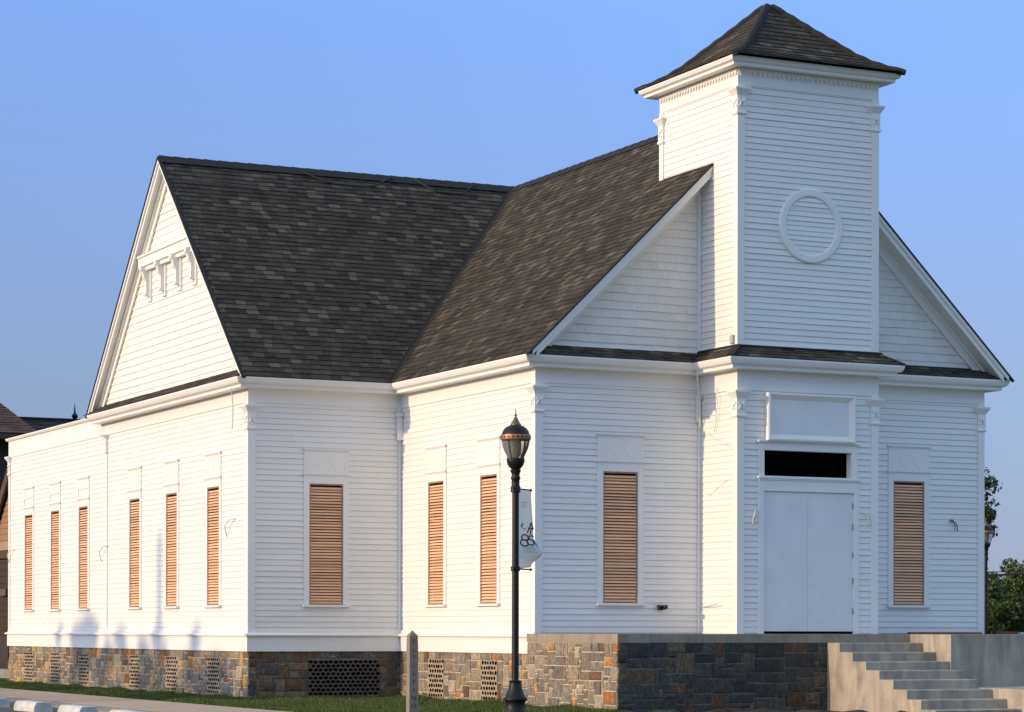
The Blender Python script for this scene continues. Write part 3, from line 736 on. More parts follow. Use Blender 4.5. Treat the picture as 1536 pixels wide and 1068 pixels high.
for y in WIN_L[3:]: place(winA, usedA, XA, y, -math.pi/2)
place(winA, usedA, WIN_T, YTF, 0)
for y in WIN_N: place(winA, usedA, -WN, y, -math.pi/2)
for x in WIN_F: place(winA, usedA, x, YN, 0)

# ------------------------------------------------------------ entrance: doors, transom, sign board
m = MB()
m.box(-.965, -.865, -.032, .05, -.03, 2.31); m.box(.89, .985, -.032, .05, -.03, 2.31); m.box(-.965, .985, -.034, .05, 2.31, 2.515)
part(m, 'door_casing', 'white_trim')
m = MB(); m.box(-.99, 1.01, -.07, -.002, 2.516, 2.55); m.box(-.96, .985, -.05, -.002, 2.49, 2.5155); part(m, 'door_ledge', 'white_trim')
for (a, b) in ((-.863, -.006), (-.002, .888)):
    m = MB(); m.box(a, b, -.004, .04, .012, 2.305)
    for _ in range(7):
        xx, zz = random.uniform(a+.15, b-.15), random.uniform(.5, 2.1); m.bar((xx, -.005, zz), (xx+random.uniform(-.02, .02), -.005, zz+random.uniform(.012, .03)), .008, .004, (0, 1, 0))
    d_ = part(m, 'door_leaf', 'door_paint')
    if a > -.1:
        m = MB()
        for zz in (.35, .85, 1.28, 1.75, 2.1): m.tube([(.889, -.016, zz-.05), (.889, -.016, zz+.05)], .012, 8); m.box(.86, .888, -.008, -.003, zz-.05, zz+.05)
        m.build('hinge', 'grey_box', d_)
m = MB(); m.box(-.86, .885, .041, .05, -.03, 2.32); m.box(-.863, .888, .02, .04, -.03, .010); part(m, 'door_backing', 'void')
# transom opening with its dark void
m = MB(); x0, x1, z0, z1 = -.86, .835, 2.56, 2.98
m.poly([(x0, .9, z0-.3), (x1, .9, z0-.3), (x1, .9, z1+.3), (x0, .9, z1+.3)]); m.poly([(x0-.5, .12, z1), (x1+.5, .12, z1), (x1+.5, .9, z1+.3), (x0-.5, .9, z1+.3)]); m.poly([(x0-.5, .12, z0), (x1+.5, .12, z0), (x1+.5, .9, z0-.3), (x0-.5, .9, z0-.3)])
m.poly([(x0-.3, .12, z0-.3), (x0-.3, .9, z0-.3), (x0-.3, .9, z1+.3), (x0-.3, .12, z1+.3)]); m.poly([(x1+.3, .12, z0-.3), (x1+.3, .9, z0-.3), (x1+.3, .9, z1+.3), (x1+.3, .12, z1+.3)])
o = part(m, 'transom_opening', 'void')
m = MB()
m.box(x0-.095, x0, -.032, .12, z0-.003, z1); m.box(x1, x1+.12, -.032, .12, z0-.003, z1); m.box(x0-.095, x1+.12, -.034, .12, z1, z1+.13); m.box(x0-.095, x1+.12, -.040, .12, z0-.01, z0-.0035)
m.box(x0-.13, x1+.155, -.075, -.002, z1+.13, z1+.16)
m.build('transom_casing', 'white_trim', o)
# sign board
m = MB(); a, b, c, d = -.835, .865, 3.135, 3.915
m.box(a+.05, b-.05, -.055, -.005, c+.05, d-.05); sb = part(m, 'sign_board', 'door_paint', 'blank white framed sign board above the transom')
m = MB(); m.box(.02, .026, -.058, -.055, c+.1, d-.1); m.bar((-.36, -.057, 3.24), (-.02, -.057, 3.66), .012, .004, (0, 1, 0)); m.build('board_seam', 'white_trim', sb)
m = MB(); w_ = .105
outer = [(a, c), (b, c), (b, d), (a, d)]; inner = [(a+w_, c+w_), (b-w_, c+w_), (b-w_, d-w_), (a+w_, d-w_)]
for i in range(4):
    j = (i+1) % 4; o0, o1, i0, i1 = outer[i], outer[j], inner[i], inner[j]
    mid0 = (o0[0]*.75+i0[0]*.25, o0[1]*.75+i0[1]*.25); mid1 = (o1[0]*.75+i1[0]*.25, o1[1]*.75+i1[1]*.25)
    m.poly([(o0[0], -.002, o0[1]), (o1[0], -.002, o1[1]), (o1[0], -.115, o1[1]), (o0[0], -.115, o0[1])])
    m.poly([(o0[0], -.115, o0[1]), (o1[0], -.115, o1[1]), (mid1[0], -.122, mid1[1]), (mid0[0], -.122, mid0[1])])
    m.poly([(mid0[0], -.122, mid0[1]), (mid1[0], -.122, mid1[1]), (i1[0], -.056, i1[1]), (i0[0], -.056, i0[1])])
m.build('sign_frame', 'white_trim', sb)

# small fittings on the walls
def wire(name, m_, pts, r=.008, label=None):
    m = MB(); m.tube(pts, r, 6); return part(m, name, m_, label)
wire('loose_wire', 'white_wire', [(-1.02, -.02, 1.99), (-1.06, -.07, 1.94), (-1.09, -.07, 1.85), (-1.095, -.05, 1.78)], .012)
wire('loose_wire', 'white_wire', [(-1.03, -.02, 1.99), (-1.04, -.06, 1.9), (-1.075, -.06, 1.82), (-1.09, -.05, 1.76)], .010)
wire('loose_wire', 'white_wire', [(1.10, -.02, 1.99), (1.13, -.07, 1.95), (1.135, -.08, 1.85), (1.10, -.06, 1.74)], .009)
wire('loose_wire', 'white_wire', [(1.11, -.02, 1.99), (1.18, -.07, 1.93), (1.205, -.07, 1.83), (1.19, -.05, 1.74)], .009)
wire('loose_wire', 'cable', [(3.74, YN-.02, 1.96), (3.80, YN-.06, 1.93), (3.84, YN-.06, 1.85), (3.86, YN-.04, 1.78)], .008)
wire('loose_wire', 'cable', [(3.74, YN-.02, 1.96), (3.77, YN-.06, 1.92), (3.79, YN-.06, 1.86), (3.80, YN-.04, 1.80)], .007)
m = MB(); m.lathe([(.001, 1.94), (.03, 1.945), (.035, 1.97), (.001, 1.99)], 10, 3.735, YN-.035); part(m, 'cable_plug', 'lodge_wood')
for (y0, zz) in ((7.55, 1.98), (15.25, 1.72), (22.6, 1.85)):
    wire('loose_wire', 'white_wire', [(XA-.02, y0+.2, zz-.28), (XA-.1, y0+.1, zz-.1), (XA-.09, y0-.1, zz), (XA-.02, y0-.25, zz+.03)], .01)
wire('loose_wire', 'white_wire', [(XA-.30, 6.75, 4.27), (XA-.24, 6.82, 4.0), (XA-.16, 7.05, 3.72), (XA-.14, 7.15, 3.58)], .009)
wire('conduit', 'white_wire', [(-WT-.26, .86, 4.27), (-WT-.2, .93, 3.9), (-WT-.10, 1.05, 3.55), (-WT-.05, 1.12, 3.40)], .014)
wire('loose_wire', 'white_wire', [(-WT-.06, .58, 4.02), (-WT-.06, .55, 3.8), (-WT-.05, .60, 3.5), (-WT-.04, .68, 3.3)], .006)
wire('loose_wire', 'grey_box', [(-WT-.02, 1.08, .41), (-WT-.10, .7, .43), (-WT-.12, .45, .46)], .008)
m = MB(); m.box(-WT-.07, -WT-.012, .05, .15, 4.70, 4.84); part(m, 'junction_box', 'grey_box')
m = MB(); m.box(-2.16, -2.08, YN-.04, YN-.01, .36, .44); m.tube([(-2.12, YN-.03, .40), (-2.06, YN-.13, .41)], .04, 10); m.tube([(-2.13, YN-.03, .40), (-2.20, YN-.10, .42)], .03, 10); part(m, 'spotlight', 'black_metal', 'small black twin spotlight low on the front wall')

# ------------------------------------------------------------ stone masonry
PAL_WARM = [((.44, .36, .26), 5), ((.36, .295, .215), 6), ((.29, .245, .19), 4), ((.235, .215, .185), 3), ((.52, .43, .31), 4), ((.62, .27, .085), 1.5), ((.56, .36, .16), 1.6), ((.22, .12, .07), 1.0), ((.29, .28, .25), 2)]
PAL_MIX = [((.42, .34, .24), 5), ((.31, .27, .21), 5), ((.32, .31, .28), 5), ((.50, .39, .25), 4), ((.60, .28, .09), 2.6), ((.64, .41, .17), 3), ((.26, .13, .075), 1.8), ((.21, .20, .185), 2.5)]
PAL_FRONT_SHADE = [((.082, .080, .066), 7), ((.058, .057, .049), 6), ((.105, .102, .086), 4), ((.21, .15, .085), 1.8), ((.18, .082, .036), 1.4), ((.145, .118, .078), 2.8)]  # terrace front stones, darkened to put the wall's shade into their colour
PAL_SHADE = [((.22, .185, .135), 5), ((.14, .125, .10), 6), ((.20, .12, .06), 2.5), ((.26, .19, .11), 2), ((.11, .105, .095), 3)]  # darker stones for walls out of the sun, shade put into the colour
def pick(pal):
    t = random.random()*sum(w for _, w in pal)
    for c, w_ in pal:
        t -= w_
        if t <= 0: break
    j = random.uniform(.78, 1.22); k = random.uniform(-.05, .05)
    return (c[0]*j*(1+k), c[1]*j, c[2]*j*(1-k))
def masonry(mb, fr, s0, s1, t0, t1, pal, holes=(), unit=.07, dep=.02, ret_n=None):
    O, S, T, N = fr; nx = int(round((s1-s0)/unit)); ny = max(3, int(round((t1-t0)/unit))); ux = (s1-s0)/nx; uy = (t1-t0)/ny
    occ = [[False]*nx for _ in range(ny)]
    for (a, b, c, d) in holes:
        for j in range(ny):
            for i in range(nx):
                x = s0+(i+.5)*ux; z = t0+(j+.5)*uy
                if a < x < b and c < z < d: occ[j][i] = True
    shapes = [(3, 2), (4, 2), (5, 2), (2, 2), (2, 3), (3, 3), (4, 3), (5, 3), (6, 3), (2, 4), (3, 4), (4, 4), (2, 5), (1, 2), (6, 2), (2, 1), (3, 1), (1, 1), (7, 3)]
    wts = [8, 8, 6, 6, 3, 4, 5, 4, 2, 1.5, 1, 1, .8, 1, 3, 3, 2.5, 1, 1]
    for j in range(ny-1, -1, -1):
        for i in range(nx):
            if occ[j][i]: continue
            for _ in range(14):
                w_, h_ = random.choices(shapes, wts)[0]
                w2 = 0
                while w2 < w_ and i+w2 < nx and not occ[j][i+w2]: w2 += 1
                w_ = w2; ok = h_ <= j+1
                if ok:
                    for jj in range(h_):
                        for ii in range(w_):
                            if occ[j-jj][i+ii]: ok = False
                if ok and not ((w_ == 1 and _ < 9) or (w_ < h_ and random.random() < .8 and _ < 11)): break
            else: w_, h_ = 1, 1
            for jj in range(h_):
                for ii in range(w_): occ[j-jj][i+ii] = True
            gp = .0085; jt = lambda: random.uniform(-.005, .005)
            a, b = s0+i*ux+gp, s0+(i+w_)*ux-gp; c, d = t0+(j-h_+1)*uy+gp, t0+(j+1)*uy-gp
            q = [(a+jt(), c+jt()), (b+jt(), c+jt()), (b+jt(), d+jt()), (a+jt(), d+jt())]
            if i == 0: q[0] = (s0-.012, q[0][1]); q[3] = (s0-.012, q[3][1])
            if i+w_ == nx: q[1] = (s1+.012, q[1][1]); q[2] = (s1+.012, q[2][1])
            e = dep*random.uniform(.35, 1.1); tl = [random.uniform(-.006, .006) for _ in range(4)]; ch = .010
            cx = sum(p[0] for p in q)/4; cz = sum(p[1] for p in q)/4
            inn = [(p[0]+(ch if p[0] < cx else -ch), p[1]+(ch if p[1] < cz else -ch)) for p in q]
            B = [O+S*p[0]+T*p[1]-N*.02 for p in q]; Mi = [O+S*p[0]+T*p[1]+N*(e*.55) for p in q]; F = [O+S*p[0]+T*p[1]+N*(e+tl[k]) for k, p in enumerate(inn)]
            cc = pick(pal); mid = O+S*cx+T*cz+N*(e+random.uniform(.0, .012))
            for k in range(4):
                k2 = (k+1) % 4
                mb.poly([B[k], B[k2], Mi[k2], Mi[k]], cc); mb.poly([Mi[k], Mi[k2], F[k2], F[k]], cc); mb.poly([F[k], F[k2], mid], cc)
def mortar(mb, fr, s0, s1, t0, t1, holes=()):
    O, S, T, N = fr
    for a, b, c, d in sub_rects((s0, s1, t0, t1), holes): mb.poly([O+S*a+T*c, O+S*b+T*c, O+S*b+T*d, O+S*a+T*d])
FZ0, FZ1 = ZG-.15, -.345
VZ0, VZ1 = -1.145, -.485
vl = [(-y-.38, -y+.38, VZ0, VZ1) for y in WIN_L[:3]]+[(-y-.33, -y+.33, VZ0, VZ1) for y in WIN_L[3:]]
VW = (-6.22, -4.83, VZ0-.01, -.515)
vn = [(-y-.325, -y+.325, VZ0-.02, VZ1) for y in WIN_N]
st = MB(); mo = MB(); st2 = MB(); mo2 = MB()
masonry(st, Wl(XA), -YAE, -YTF, FZ0, FZ1, PAL_MIX, vl); mortar(mo, Wl(XA), -YAE, -YTF, FZ0, FZ1, vl)
o = part(st, 'stone_foundation', 'stone', 'mixed grey, brown and orange stone foundation'); mo.build('mortar', 'mortar', o)
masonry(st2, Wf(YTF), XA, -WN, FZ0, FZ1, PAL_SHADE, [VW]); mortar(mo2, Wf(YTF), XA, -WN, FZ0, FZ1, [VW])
o = part(st2, 'stone_foundation', 'stone'); mo2.build('mortar', 'mortar_shaded', o)
st3 = MB(); mo3 = MB(); masonry(st3, Wl(-WN), -YTF, -YN, FZ0, FZ1, PAL_WARM, vn); mortar(mo3, Wl(-WN), -YTF, -YN, FZ0, FZ1, vn)
o = part(st3, 'stone_foundation', 'stone', 'pale tan stone foundation'); mo3.build('mortar', 'mortar', o)
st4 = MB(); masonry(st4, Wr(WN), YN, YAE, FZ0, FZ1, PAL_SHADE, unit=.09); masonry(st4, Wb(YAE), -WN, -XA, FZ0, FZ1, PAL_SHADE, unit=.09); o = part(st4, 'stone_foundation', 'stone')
m = MB(); mortar(m, Wr(WN), YN, YAE, FZ0, FZ1); mortar(m, Wb(YAE), -WN, -XA, FZ0, FZ1); m.build('mortar', 'mortar_shaded', o)
# perforated vents
def vent(fr, a, b, c, d, nx, ny, m_):
    O, S, T, N = fr; mb = MB(); vo = MB()
    cw = (b-a)/(nx+.5); chh = (d-c)/ny; r = min(cw, chh)*.40; rs, rt = cw*.43, chh*.41
    def P(s, t, n): return O+S*s+T*t+N*n
    for j in range(ny):
        off = cw*.5 if j % 2 else 0
        zc = c+(j+.5)*chh; z0, z1 = c+j*chh, c+(j+1)*chh
        if off: mb.poly([P(a, z0, .012), P(a+off, z0, .012), P(a+off, z1, .012), P(a, z1, .012)])
        else: mb.poly([P(b-cw*.5, z0, .012), P(b, z0, .012), P(b, z1, .012), P(b-cw*.5, z1, .012)])
        for i in range(nx):
            x0 = a+off+i*cw; x1 = x0+cw; xc = x0+cw/2
            sq = [(x1, zc), (x1, z1), (xc, z1), (x0, z1), (x0, zc), (x0, z0), (xc, z0), (x1, z0)]
            jx, jz = random.uniform(-.05, .05)*cw, random.uniform(-.05, .05)*chh; q = random.uniform(.88, 1.08)
            ci = [(xc+jx+rs*q*math.cos(k*math.pi/4), zc+jz+rt*q*math.sin(k*math.pi/4)) for k in range(8)]
            for k in range(8):
                k2 = (k+1) % 8
                mb.poly([P(*ci[k], .012), P(*sq[k], .012), P(*sq[k2], .012), P(*ci[k2], .012)])
                vo.poly([P(*ci[k2], .010), P(*ci[k2], -.03), P(*ci[k], -.03), P(*ci[k], .010)])  # hole walls made black so the shade inside is in their colour
    o = part(mb, 'foundation_vent', m_)
    vo.poly([P(a, c, -.03), P(b, c, -.03), P(b, d, -.03), P(a, d, -.03)]); vo.build('vent_void', 'void', o)
for (a, b, c, d) in vl: vent(Wl(XA), a, b, c, d, 6, 9, 'vent_clay')
for (a, b, c, d) in vn: vent(Wl(-WN), a, b, c, d, 6, 8, 'vent_clay')
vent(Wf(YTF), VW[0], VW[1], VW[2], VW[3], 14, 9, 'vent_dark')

# ------------------------------------------------------------ entrance terrace and steps
PX, PY, PT, PC = -4.60, -1.926, -.032, -.165
XL, XR = -.885, .676
ter = thing('entrance_terrace', 'raised stone and concrete terrace with steps in front of the church doors', 'terrace', (0, -1, ZG))
m = MB(); m.box(PX-.012, XR, PY-.012, 1.14, PC, PT); m.build('terrace_slab', 'cap_concrete', ter)
s_ = MB(); masonry(s_, Wl(PX), -1.10, -PY, ZG-.12, PC, PAL_WARM, unit=.074); o = s_.build('stone_wall', 'stone', ter, label='pale tan stone side wall of the terrace')
m = MB(); m.box(PX, PX+.2, PY+.03, 1.10, ZG-.12, PC-.002); m.build('mortar', 'mortar', o)
s_ = MB(); masonry(s_, Wf(PY), PX, XL, ZG-.12, PC, PAL_FRONT_SHADE, unit=.078); o = s_.build('stone_wall', 'stone', ter, label='stone front wall of the terrace with its shade put into the colour')
m = MB(); m.box(PX+.004, XL, PY, PY+.2, ZG-.12, PC-.002); m.build('mortar', 'mortar_shaded', o)
ys = [-1.926, -2.292, -2.655, -3.02, -3.378, -3.745, -4.108, -4.463, -4.82]
zs = [-.032, -.166, -.309, -.450, -.580, -.716, -.858, -.998, -1.14]
for i in range(1, 9):
    m = MB(); yb_ = ys[i-1] if i > 1 else ys[0]-.014; a_, b_ = XL, XR-.002; q_ = .016
    pr_ = [(ys[i], ZG-.1), (ys[i], zs[i]-q_), (ys[i]+q_*.3, zs[i]-q_*.3), (ys[i]+q_, zs[i]), (yb_, zs[i]), (yb_, ZG-.1)]
    m.poly([(a_, y_, z_) for y_, z_ in reversed(pr_)]); m.poly([(b_, y_, z_) for y_, z_ in pr_])
    for k_ in range(6):
        k2 = (k_+1) % 6; m.poly([(a_, *pr_[k_]), (b_, *pr_[k_]), (b_, *pr_[k2]), (a_, *pr_[k2])][::-1])
    m.build('step', 'concrete', ter)
m = MB(); m.box(XR, 6.5, -3.044, -1.942, ZG-.1, PT-.001); m.build('cheek_wall', 'concrete', ter)
m = MB(); m.box(XR+.001, 6.5, -7.0, -3.046, ZG-.1, -.846); m.build('lower_cheek_wall', 'concrete', ter)
m = MB(); m.box(XR+.003, 6.5, -1.94, 1.14, -.3, PT-.002); m.build('terrace_slab', 'concrete', ter)
m = MB(); m.box(-3.9, .5, -1.7, 1.1, ZG-.1, PC-.01); m.build('terrace_fill', 'mortar_shaded', ter)
m = MB(); m.hexa([(2.7, .92, PT), (4.25, .98, PT), (4.25, 1.08, PT), (2.7, 1.03, PT), (2.7, .92, PT+.035), (4.25, .98, PT+.035), (4.25, 1.08, PT+.035), (2.7, 1.03, PT+.035)])
tag(m.build('wooden_plank', 'plank_red'), 'long reddish wooden plank lying on the terrace below the right front window', 'plank')
def plank(x0, x1, y0, h, mt, label):
    m = MB(); m.hexa([(x0, y0, PT), (x1, y0+.05, PT), (x1, y0+.18, PT), (x0, y0+.13, PT), (x0, y0, PT+h), (x1, y0+.05, PT+h*.9), (x1, y0+.18, PT+h*.9), (x0, y0+.13, PT+h)])
    tag(m.build('wooden_plank', mt), label, 'plank')
plank(4.45, 4.86, .72, .05, 'car_red', 'short dark red plank at the right corner of the church')
plank(4.88, 5.2, .70, .035, 'car_silver', 'short pale plank right of the dark red one')

# ------------------------------------------------------------ street lamps
def make_lamp(label, loc):
    L = thing('street_lamp', label, 'street lamp', loc, None)
    def p(mb, name, m_, sm=True, par=None):
        o = mb.build(name, m_, par or L, world=False)
        return smooth_by_angle(o, 45) if sm else o
    m = MB(); m.lathe([(.17, -.16), (.17, .04), (.145, .07), (.14, .16), (.15, .19), (.172, .215), (.172, .235), (.15, .26), (.125, .31), (.10, .38), (.085, .45), (.085, .475), (.09, .48), (.09, .49), (.055, .50), (.05, .52)], 28); p(m, 'lamp_base', 'black_metal')
    m = MB(); m.lathe([(.052, .50), (.050, 2.9), (.05, 3.22)], 20); m.lathe([(.056, 3.22), (.072, 3.23), (.072, 3.30), (.060, 3.32), (.058, 3.40), (.070, 3.42), (.07, 3.44), (.058, 3.46), (.062, 3.50), (.075, 3.525), (.078, 3.545), (.06, 3.56)], 20); p(m, 'pole', 'black_metal')
    m = MB(); m.lathe([(.055, 3.555), (.085, 3.58), (.115, 3.62), (.13, 3.67), (.133, 3.70), (.128, 3.715), (.12, 3.715)], 24); p(m, 'bowl', 'black_metal')
    m = MB(); m.lathe([(.112, 3.712), (.135, 3.76), (.165, 3.82), (.19, 3.89), (.203, 3.95), (.206, 3.99)], 28); o = p(m, 'globe', 'lamp_glass')
    m = MB(); m.lathe([(.03, 3.72), (.07, 3.78), (.075, 3.9), (.07, 3.985)], 16); p(m, 'lamp_core', 'lamp_core', True, o)
    for a in range(4):
        an = R(35+90*a); m = MB(); m.tube([((r+.006)*math.cos(an), (r+.006)*math.sin(an), z) for r, z in [(.122, 3.70), (.135, 3.76), (.165, 3.82), (.19, 3.89), (.203, 3.95), (.208, 4.0)]], .008, 6); p(m, 'cage_rib', 'black_metal')
    m = MB(); m.lathe([(.207, 3.985), (.219, 3.985), (.222, 3.995), (.222, 4.045), (.219, 4.055), (.205, 4.055)], 36); b = p(m, 'copper_band', 'copper')
    m = MB()
    for k in range(20):
        an = 2*math.pi*k/20; c_, s2 = math.cos(an), math.sin(an); t_ = Vector((-s2, c_, 0))
        q = Vector((c_*.2225, s2*.2225, 4.02)); 
        m.poly([q+t_*.018, q+upv*.016, q-t_*.018, q-upv*.016])
    m.build('band_cutout', 'void', b, world=False)
    m = MB(); m.lathe([(.205, 4.055), (.20, 4.075), (.185, 4.115), (.155, 4.155), (.12, 4.18), (.085, 4.19), (.08, 4.20)], 28); p(m, 'hood', 'black_metal')
    m = MB(); m.lathe([(.082, 4.198), (.082, 4.205), (.06, 4.235), (.042, 4.27), (.03, 4.30), (.016, 4.315), (.016, 4.335), (.022, 4.345), (.012, 4.355), (.008, 4.375), (.008, 4.405), (.004, 4.43), (.0005, 4.44)], 20); p(m, 'finial', 'bronze')
    return L, p
LS = .915; LZ = ZG+.11
fl = CAM + (fwd + rgt*(773-768)/3786.65)*33.5
lamp, p_ = make_lamp('tall black street lamp with copper band and white banner, standing before the church', (fl.x, fl.y, LZ))
lamp.scale = (LS, LS, LS)
# direction of the banner arms (mostly away from the road)
bd = (rgt*.43 + fwd*.90).normalized()
BZ0, BZ1 = 2.115, 3.27       # above ground
for zz in (BZ0, BZ1+.01):
    m = MB(); m.lathe([(.062, zz-.035), (.068, zz-.03), (.068, zz+.03), (.062, zz+.035)], 16); o = p_(m, 'arm_clamp', 'black_metal')
    m = MB(); e = bd*.52 + Vector((0, 0, zz)); s0 = bd*.05+Vector((0, 0, zz)); m.tube([s0, e], .011, 8); m.lathe([(.001, zz-.022), (.02, zz-.012), (.022, zz), (.02, zz+.012), (.001, zz+.022)], 10, e.x, e.y); m.tube([-bd*.06-rgt*.0+Vector((0, 0, zz)), -bd*.11+Vector((0, 0, zz))], .022, 8); m.build('banner_arm', 'black_metal', o, world=False)
# banner: cloth that bellies out toward its free lower corner
def bpoint(u, v):       # u 0..1 along the arm, v 0..1 down
    base = bd*(.06+.46*u)
    belly = .16*math.exp(-((v-.80)/.10)**2)*u**1.3*.95 + .045*math.sin(v*math.pi)*u*.6
    wav = .012*math.sin(v*9+u*3)
    return Vector((fl.x, fl.y, LZ+(BZ1-(BZ1-BZ0)*v)*LS)) + (base + rgt*(belly) - fwd*(belly*.5) + rgt*wav*.5 + Vector((0, 0, .035*u*max(0, v-.85)/.15)))*LS
m = MB(); NU, NV = 10, 40
cl = (.74, .75, .75)
idx = {}
for j in range(NV+1):
    for i in range(NU+1): idx[i, j] = len(m.v); m.v.append(tuple(bpoint(i/NU, j/NV)))
for j in range(NV):
    for i in range(NU): m.f.append((idx[i, j], idx[i, j+1], idx[i+1, j+1], idx[i+1, j])); m.c.append((1, 1, 1))
ban = m.build('banner', 'banner_cloth', None, True); tag(ban, 'narrow white street banner hanging from the front lamp pole', 'banner')
sm_ = ban.modifiers.new('thick', 'SOLIDIFY'); sm_.thickness = .003; sm_.offset = 0
bn = (bpoint(.5, .3)-bpoint(.4, .3)).cross(bpoint(.45, .35)-bpoint(.45, .3)).normalized()
if bn.dot(CAM-fl) < 0: bn = -bn
m = MB(); vs = [.60+.02*k for k in range(11)]; A_, B_ = bpoint(1.0, vs[0]), bpoint(1.0, vs[-1])
for k in range(10):
    ca_, cb_ = A_.lerp(B_, k/10), A_.lerp(B_, (k+1)/10); m.poly([bpoint(1.0, vs[k])+fwd*.004, bpoint(1.0, vs[k+1])+fwd*.004, cb_+fwd*.03+rgt*.004, ca_+fwd*.03+rgt*.004])
m.build('back_print', 'banner_blue', ban)
def text_mesh(name, txt, size, fn, m_, parent, ext=.0):
    cu = bpy.data.curves.new(name, 'FONT'); cu.body = txt; cu.size = size; cu.align_x = 'CENTER'; cu.align_y = 'CENTER'; cu.extrude = ext
    to = bpy.data.objects.new(name+'_src', cu); col.objects.link(to)
    bpy.context.view_layer.update()
    dg = bpy.context.evaluated_depsgraph_get(); me = bpy.data.meshes.new_from_object(to.evaluated_get(dg))
    bpy.data.objects.remove(to)
    off = WORLD.get(parent.name, Vector())
    for v in me.vertices: v.co = fn(v.co.x, v.co.y) - off
    me.materials.clear(); me.materials.append(MAT[m_])
    o = bpy.data.objects.new(name, me); col.objects.link(o); o.parent = parent; WORLD[o.name] = off; return o
BH = (BZ1-BZ0)*LS
def on_banner(uc, vc, mir=1):
    return lambda x, y: bpoint(uc+mir*x/.46, vc-y/BH)+bn*.008
text_mesh('banner_lettering', 'EST', .115, on_banner(.45, .19), 'ink_grey', ban)
text_mesh('banner_lettering', '1888', .15, on_banner(.52, .755), 'ink_grey', ban)
def strokes(lines, wd):
    m = MB()
    for ln in lines:
        pts = [bpoint(u, v)+bn*.009 for u, v in ln]
        m.tube(pts, wd, 5)
    return m
def arc(cu, cv, ru, rv, a0, a1, n=12): return [(cu+ru*math.cos(R(a0+(a1-a0)*i/n)), cv+rv*math.sin(R(a0+(a1-a0)*i/n))) for i in range(n+1)]
L_ = [[(.35, .42), (.27, .455)], [(.27, .455), (.31, .47)], [(.42, .485), (.45, .49)], [(.88, .405), (.72, .49), (.60, .535)], [(.88, .405), (.93, .45), (.98, .485), (.84, .50)], [(.70, .48), (.92, .475)], [(.82, .505), (.80, .555)],
      arc(.45, .60, .20, .04, 110, 400), arc(.38, .665, .22, .042, -80, 230), arc(.75, .655, .22, .036, -150, 170), arc(.85, .60, .16, .03, 140, 330)]
strokes(L_, .0085).build('banner_lettering', 'ink_black', ban)
# second lamp behind the church
fl2 = CAM + (fwd + rgt*(1478.5-768)/3786.65)*71.0
make_lamp('distant black street lamp half hidden by the right corner of the church', (fl2.x, fl2.y, ZG))

# ------------------------------------------------------------ stone marker
ob = CAM + (fwd + rgt*(618.5-768)/3786.65)*34.0
obl = thing('stone_marker', 'weathered granite marker post with pointed top and carved letters', 'stone post', (ob.x, ob.y, ZG))
hw0, hw1 = .066, .059; aO = R(-3)
m = MB(); H = 1.155
def rr(x, y, z): return (x*math.cos(aO)-y*math.sin(aO), x*math.sin(aO)+y*math.cos(aO), z)
lv = [(hw0+.002, -.1)]+[(hw0-(hw0-hw1)*i/7+random.uniform(-.0012, .0012), H*i/7) for i in range(8)]
rings = [[rr(sx*h_, sy*h_, z) for sx, sy in ((-1, -1), (1, -1), (1, 1), (-1, 1))] for h_, z in lv]
for i in range(len(rings)-1):
    for j in range(4): k = (j+1) % 4; m.poly([rings[i][j], rings[i][k], rings[i+1][k], rings[i+1][j]])
for j in range(4): k = (j+1) % 4; m.poly([rings[-1][j], rings[-1][k], rr(0, 0, H+.075)])
shaft = m.build('shaft', 'granite', obl, world=False)
for k, ch in enumerate('ELTIEFINO'):
    zc = H-.085-k*.108
    hy = hw0-(hw0-hw1)*zc/H
    o = text_mesh('carved_letter', ch, .10, lambda x, y, zc=zc, hy=hy: Vector(rr(x*.9, -hy-.002, zc+y*.85)), 'granite_cut', shaft)

# ------------------------------------------------------------ wheel stops by the kerb
def make_stop():
    m = MB(); L = .53
    pr_ = [(-.15, 0), (.15, 0), (.148, .06), (.115, .135), (.10, .15), (-.09, .15), (-.115, .135), (-.148, .07)]
    secs = [(-L, .97), (-L+.03, 1.0), (-.2, 1.0), (.15, .995), (L-.03, 1.0), (L, .97)]
    rings = [[(x*sc, y, z*sc+random.uniform(-.002, .002)*(z > 0)) for x, z in pr_] for y, sc in secs]
    n = len(pr_)
    for i in range(len(rings)-1):
        for j in range(n): k = (j+1) % n; m.poly([rings[i][j], rings[i+1][j], rings[i+1][k], rings[i][k]])
    m.poly(rings[0]); m.poly(list(reversed(rings[-1])))
    return m.build('wheel_stop', 'stop_paint')
stp = make_stop()
LB = ['white painted concrete wheel stop cut by the left edge of the photo', 'white wheel stop second from the left, shown whole beside the sidewalk', 'white wheel stop third from the left, its lower part cut off', 'rightmost white wheel stop, only its top edge showing']
for k, yy in enumerate((4.82, 2.42, .02, -2.38)):
    o = stp if k == 0 else stp.copy()
    if k: col.objects.link(o)
    o.location = (-12.36, yy, ZG-.012); o.rotation_euler = (0, 0, R((-1, 1.5, .5, -2)[k]))
    tag(o, LB[k], 'wheel stop', 'wheel stops along the kerb')

# ------------------------------------------------------------ lodge behind the annex
def px(u, v, d): return CAM + fwd*d + rgt*((u-768)/3786.65*d) + upv*((946.0-v)/3786.65*d)
lod = thing('lodge', 'dark brown lodge with steep shingled roofs behind the church annex', 'house', (0, 42, ZG))
def rcol():
    j = random.uniform(.7, 1.3); return (.105*j, .058*j, .042*j)
def dcol():
    j = random.uniform(.7, 1.3); return (.04*j, .032*j, .032*j)
def mp_(m, name, mt, par=None): return m.build(name, mt, par or lod)
def roof_quad(m, O, S, N, poly, cf): tabs(m, frame(O, S, N), poly, exp=.2, w0=.3, w1=.45, depth=.015, colf=cf)
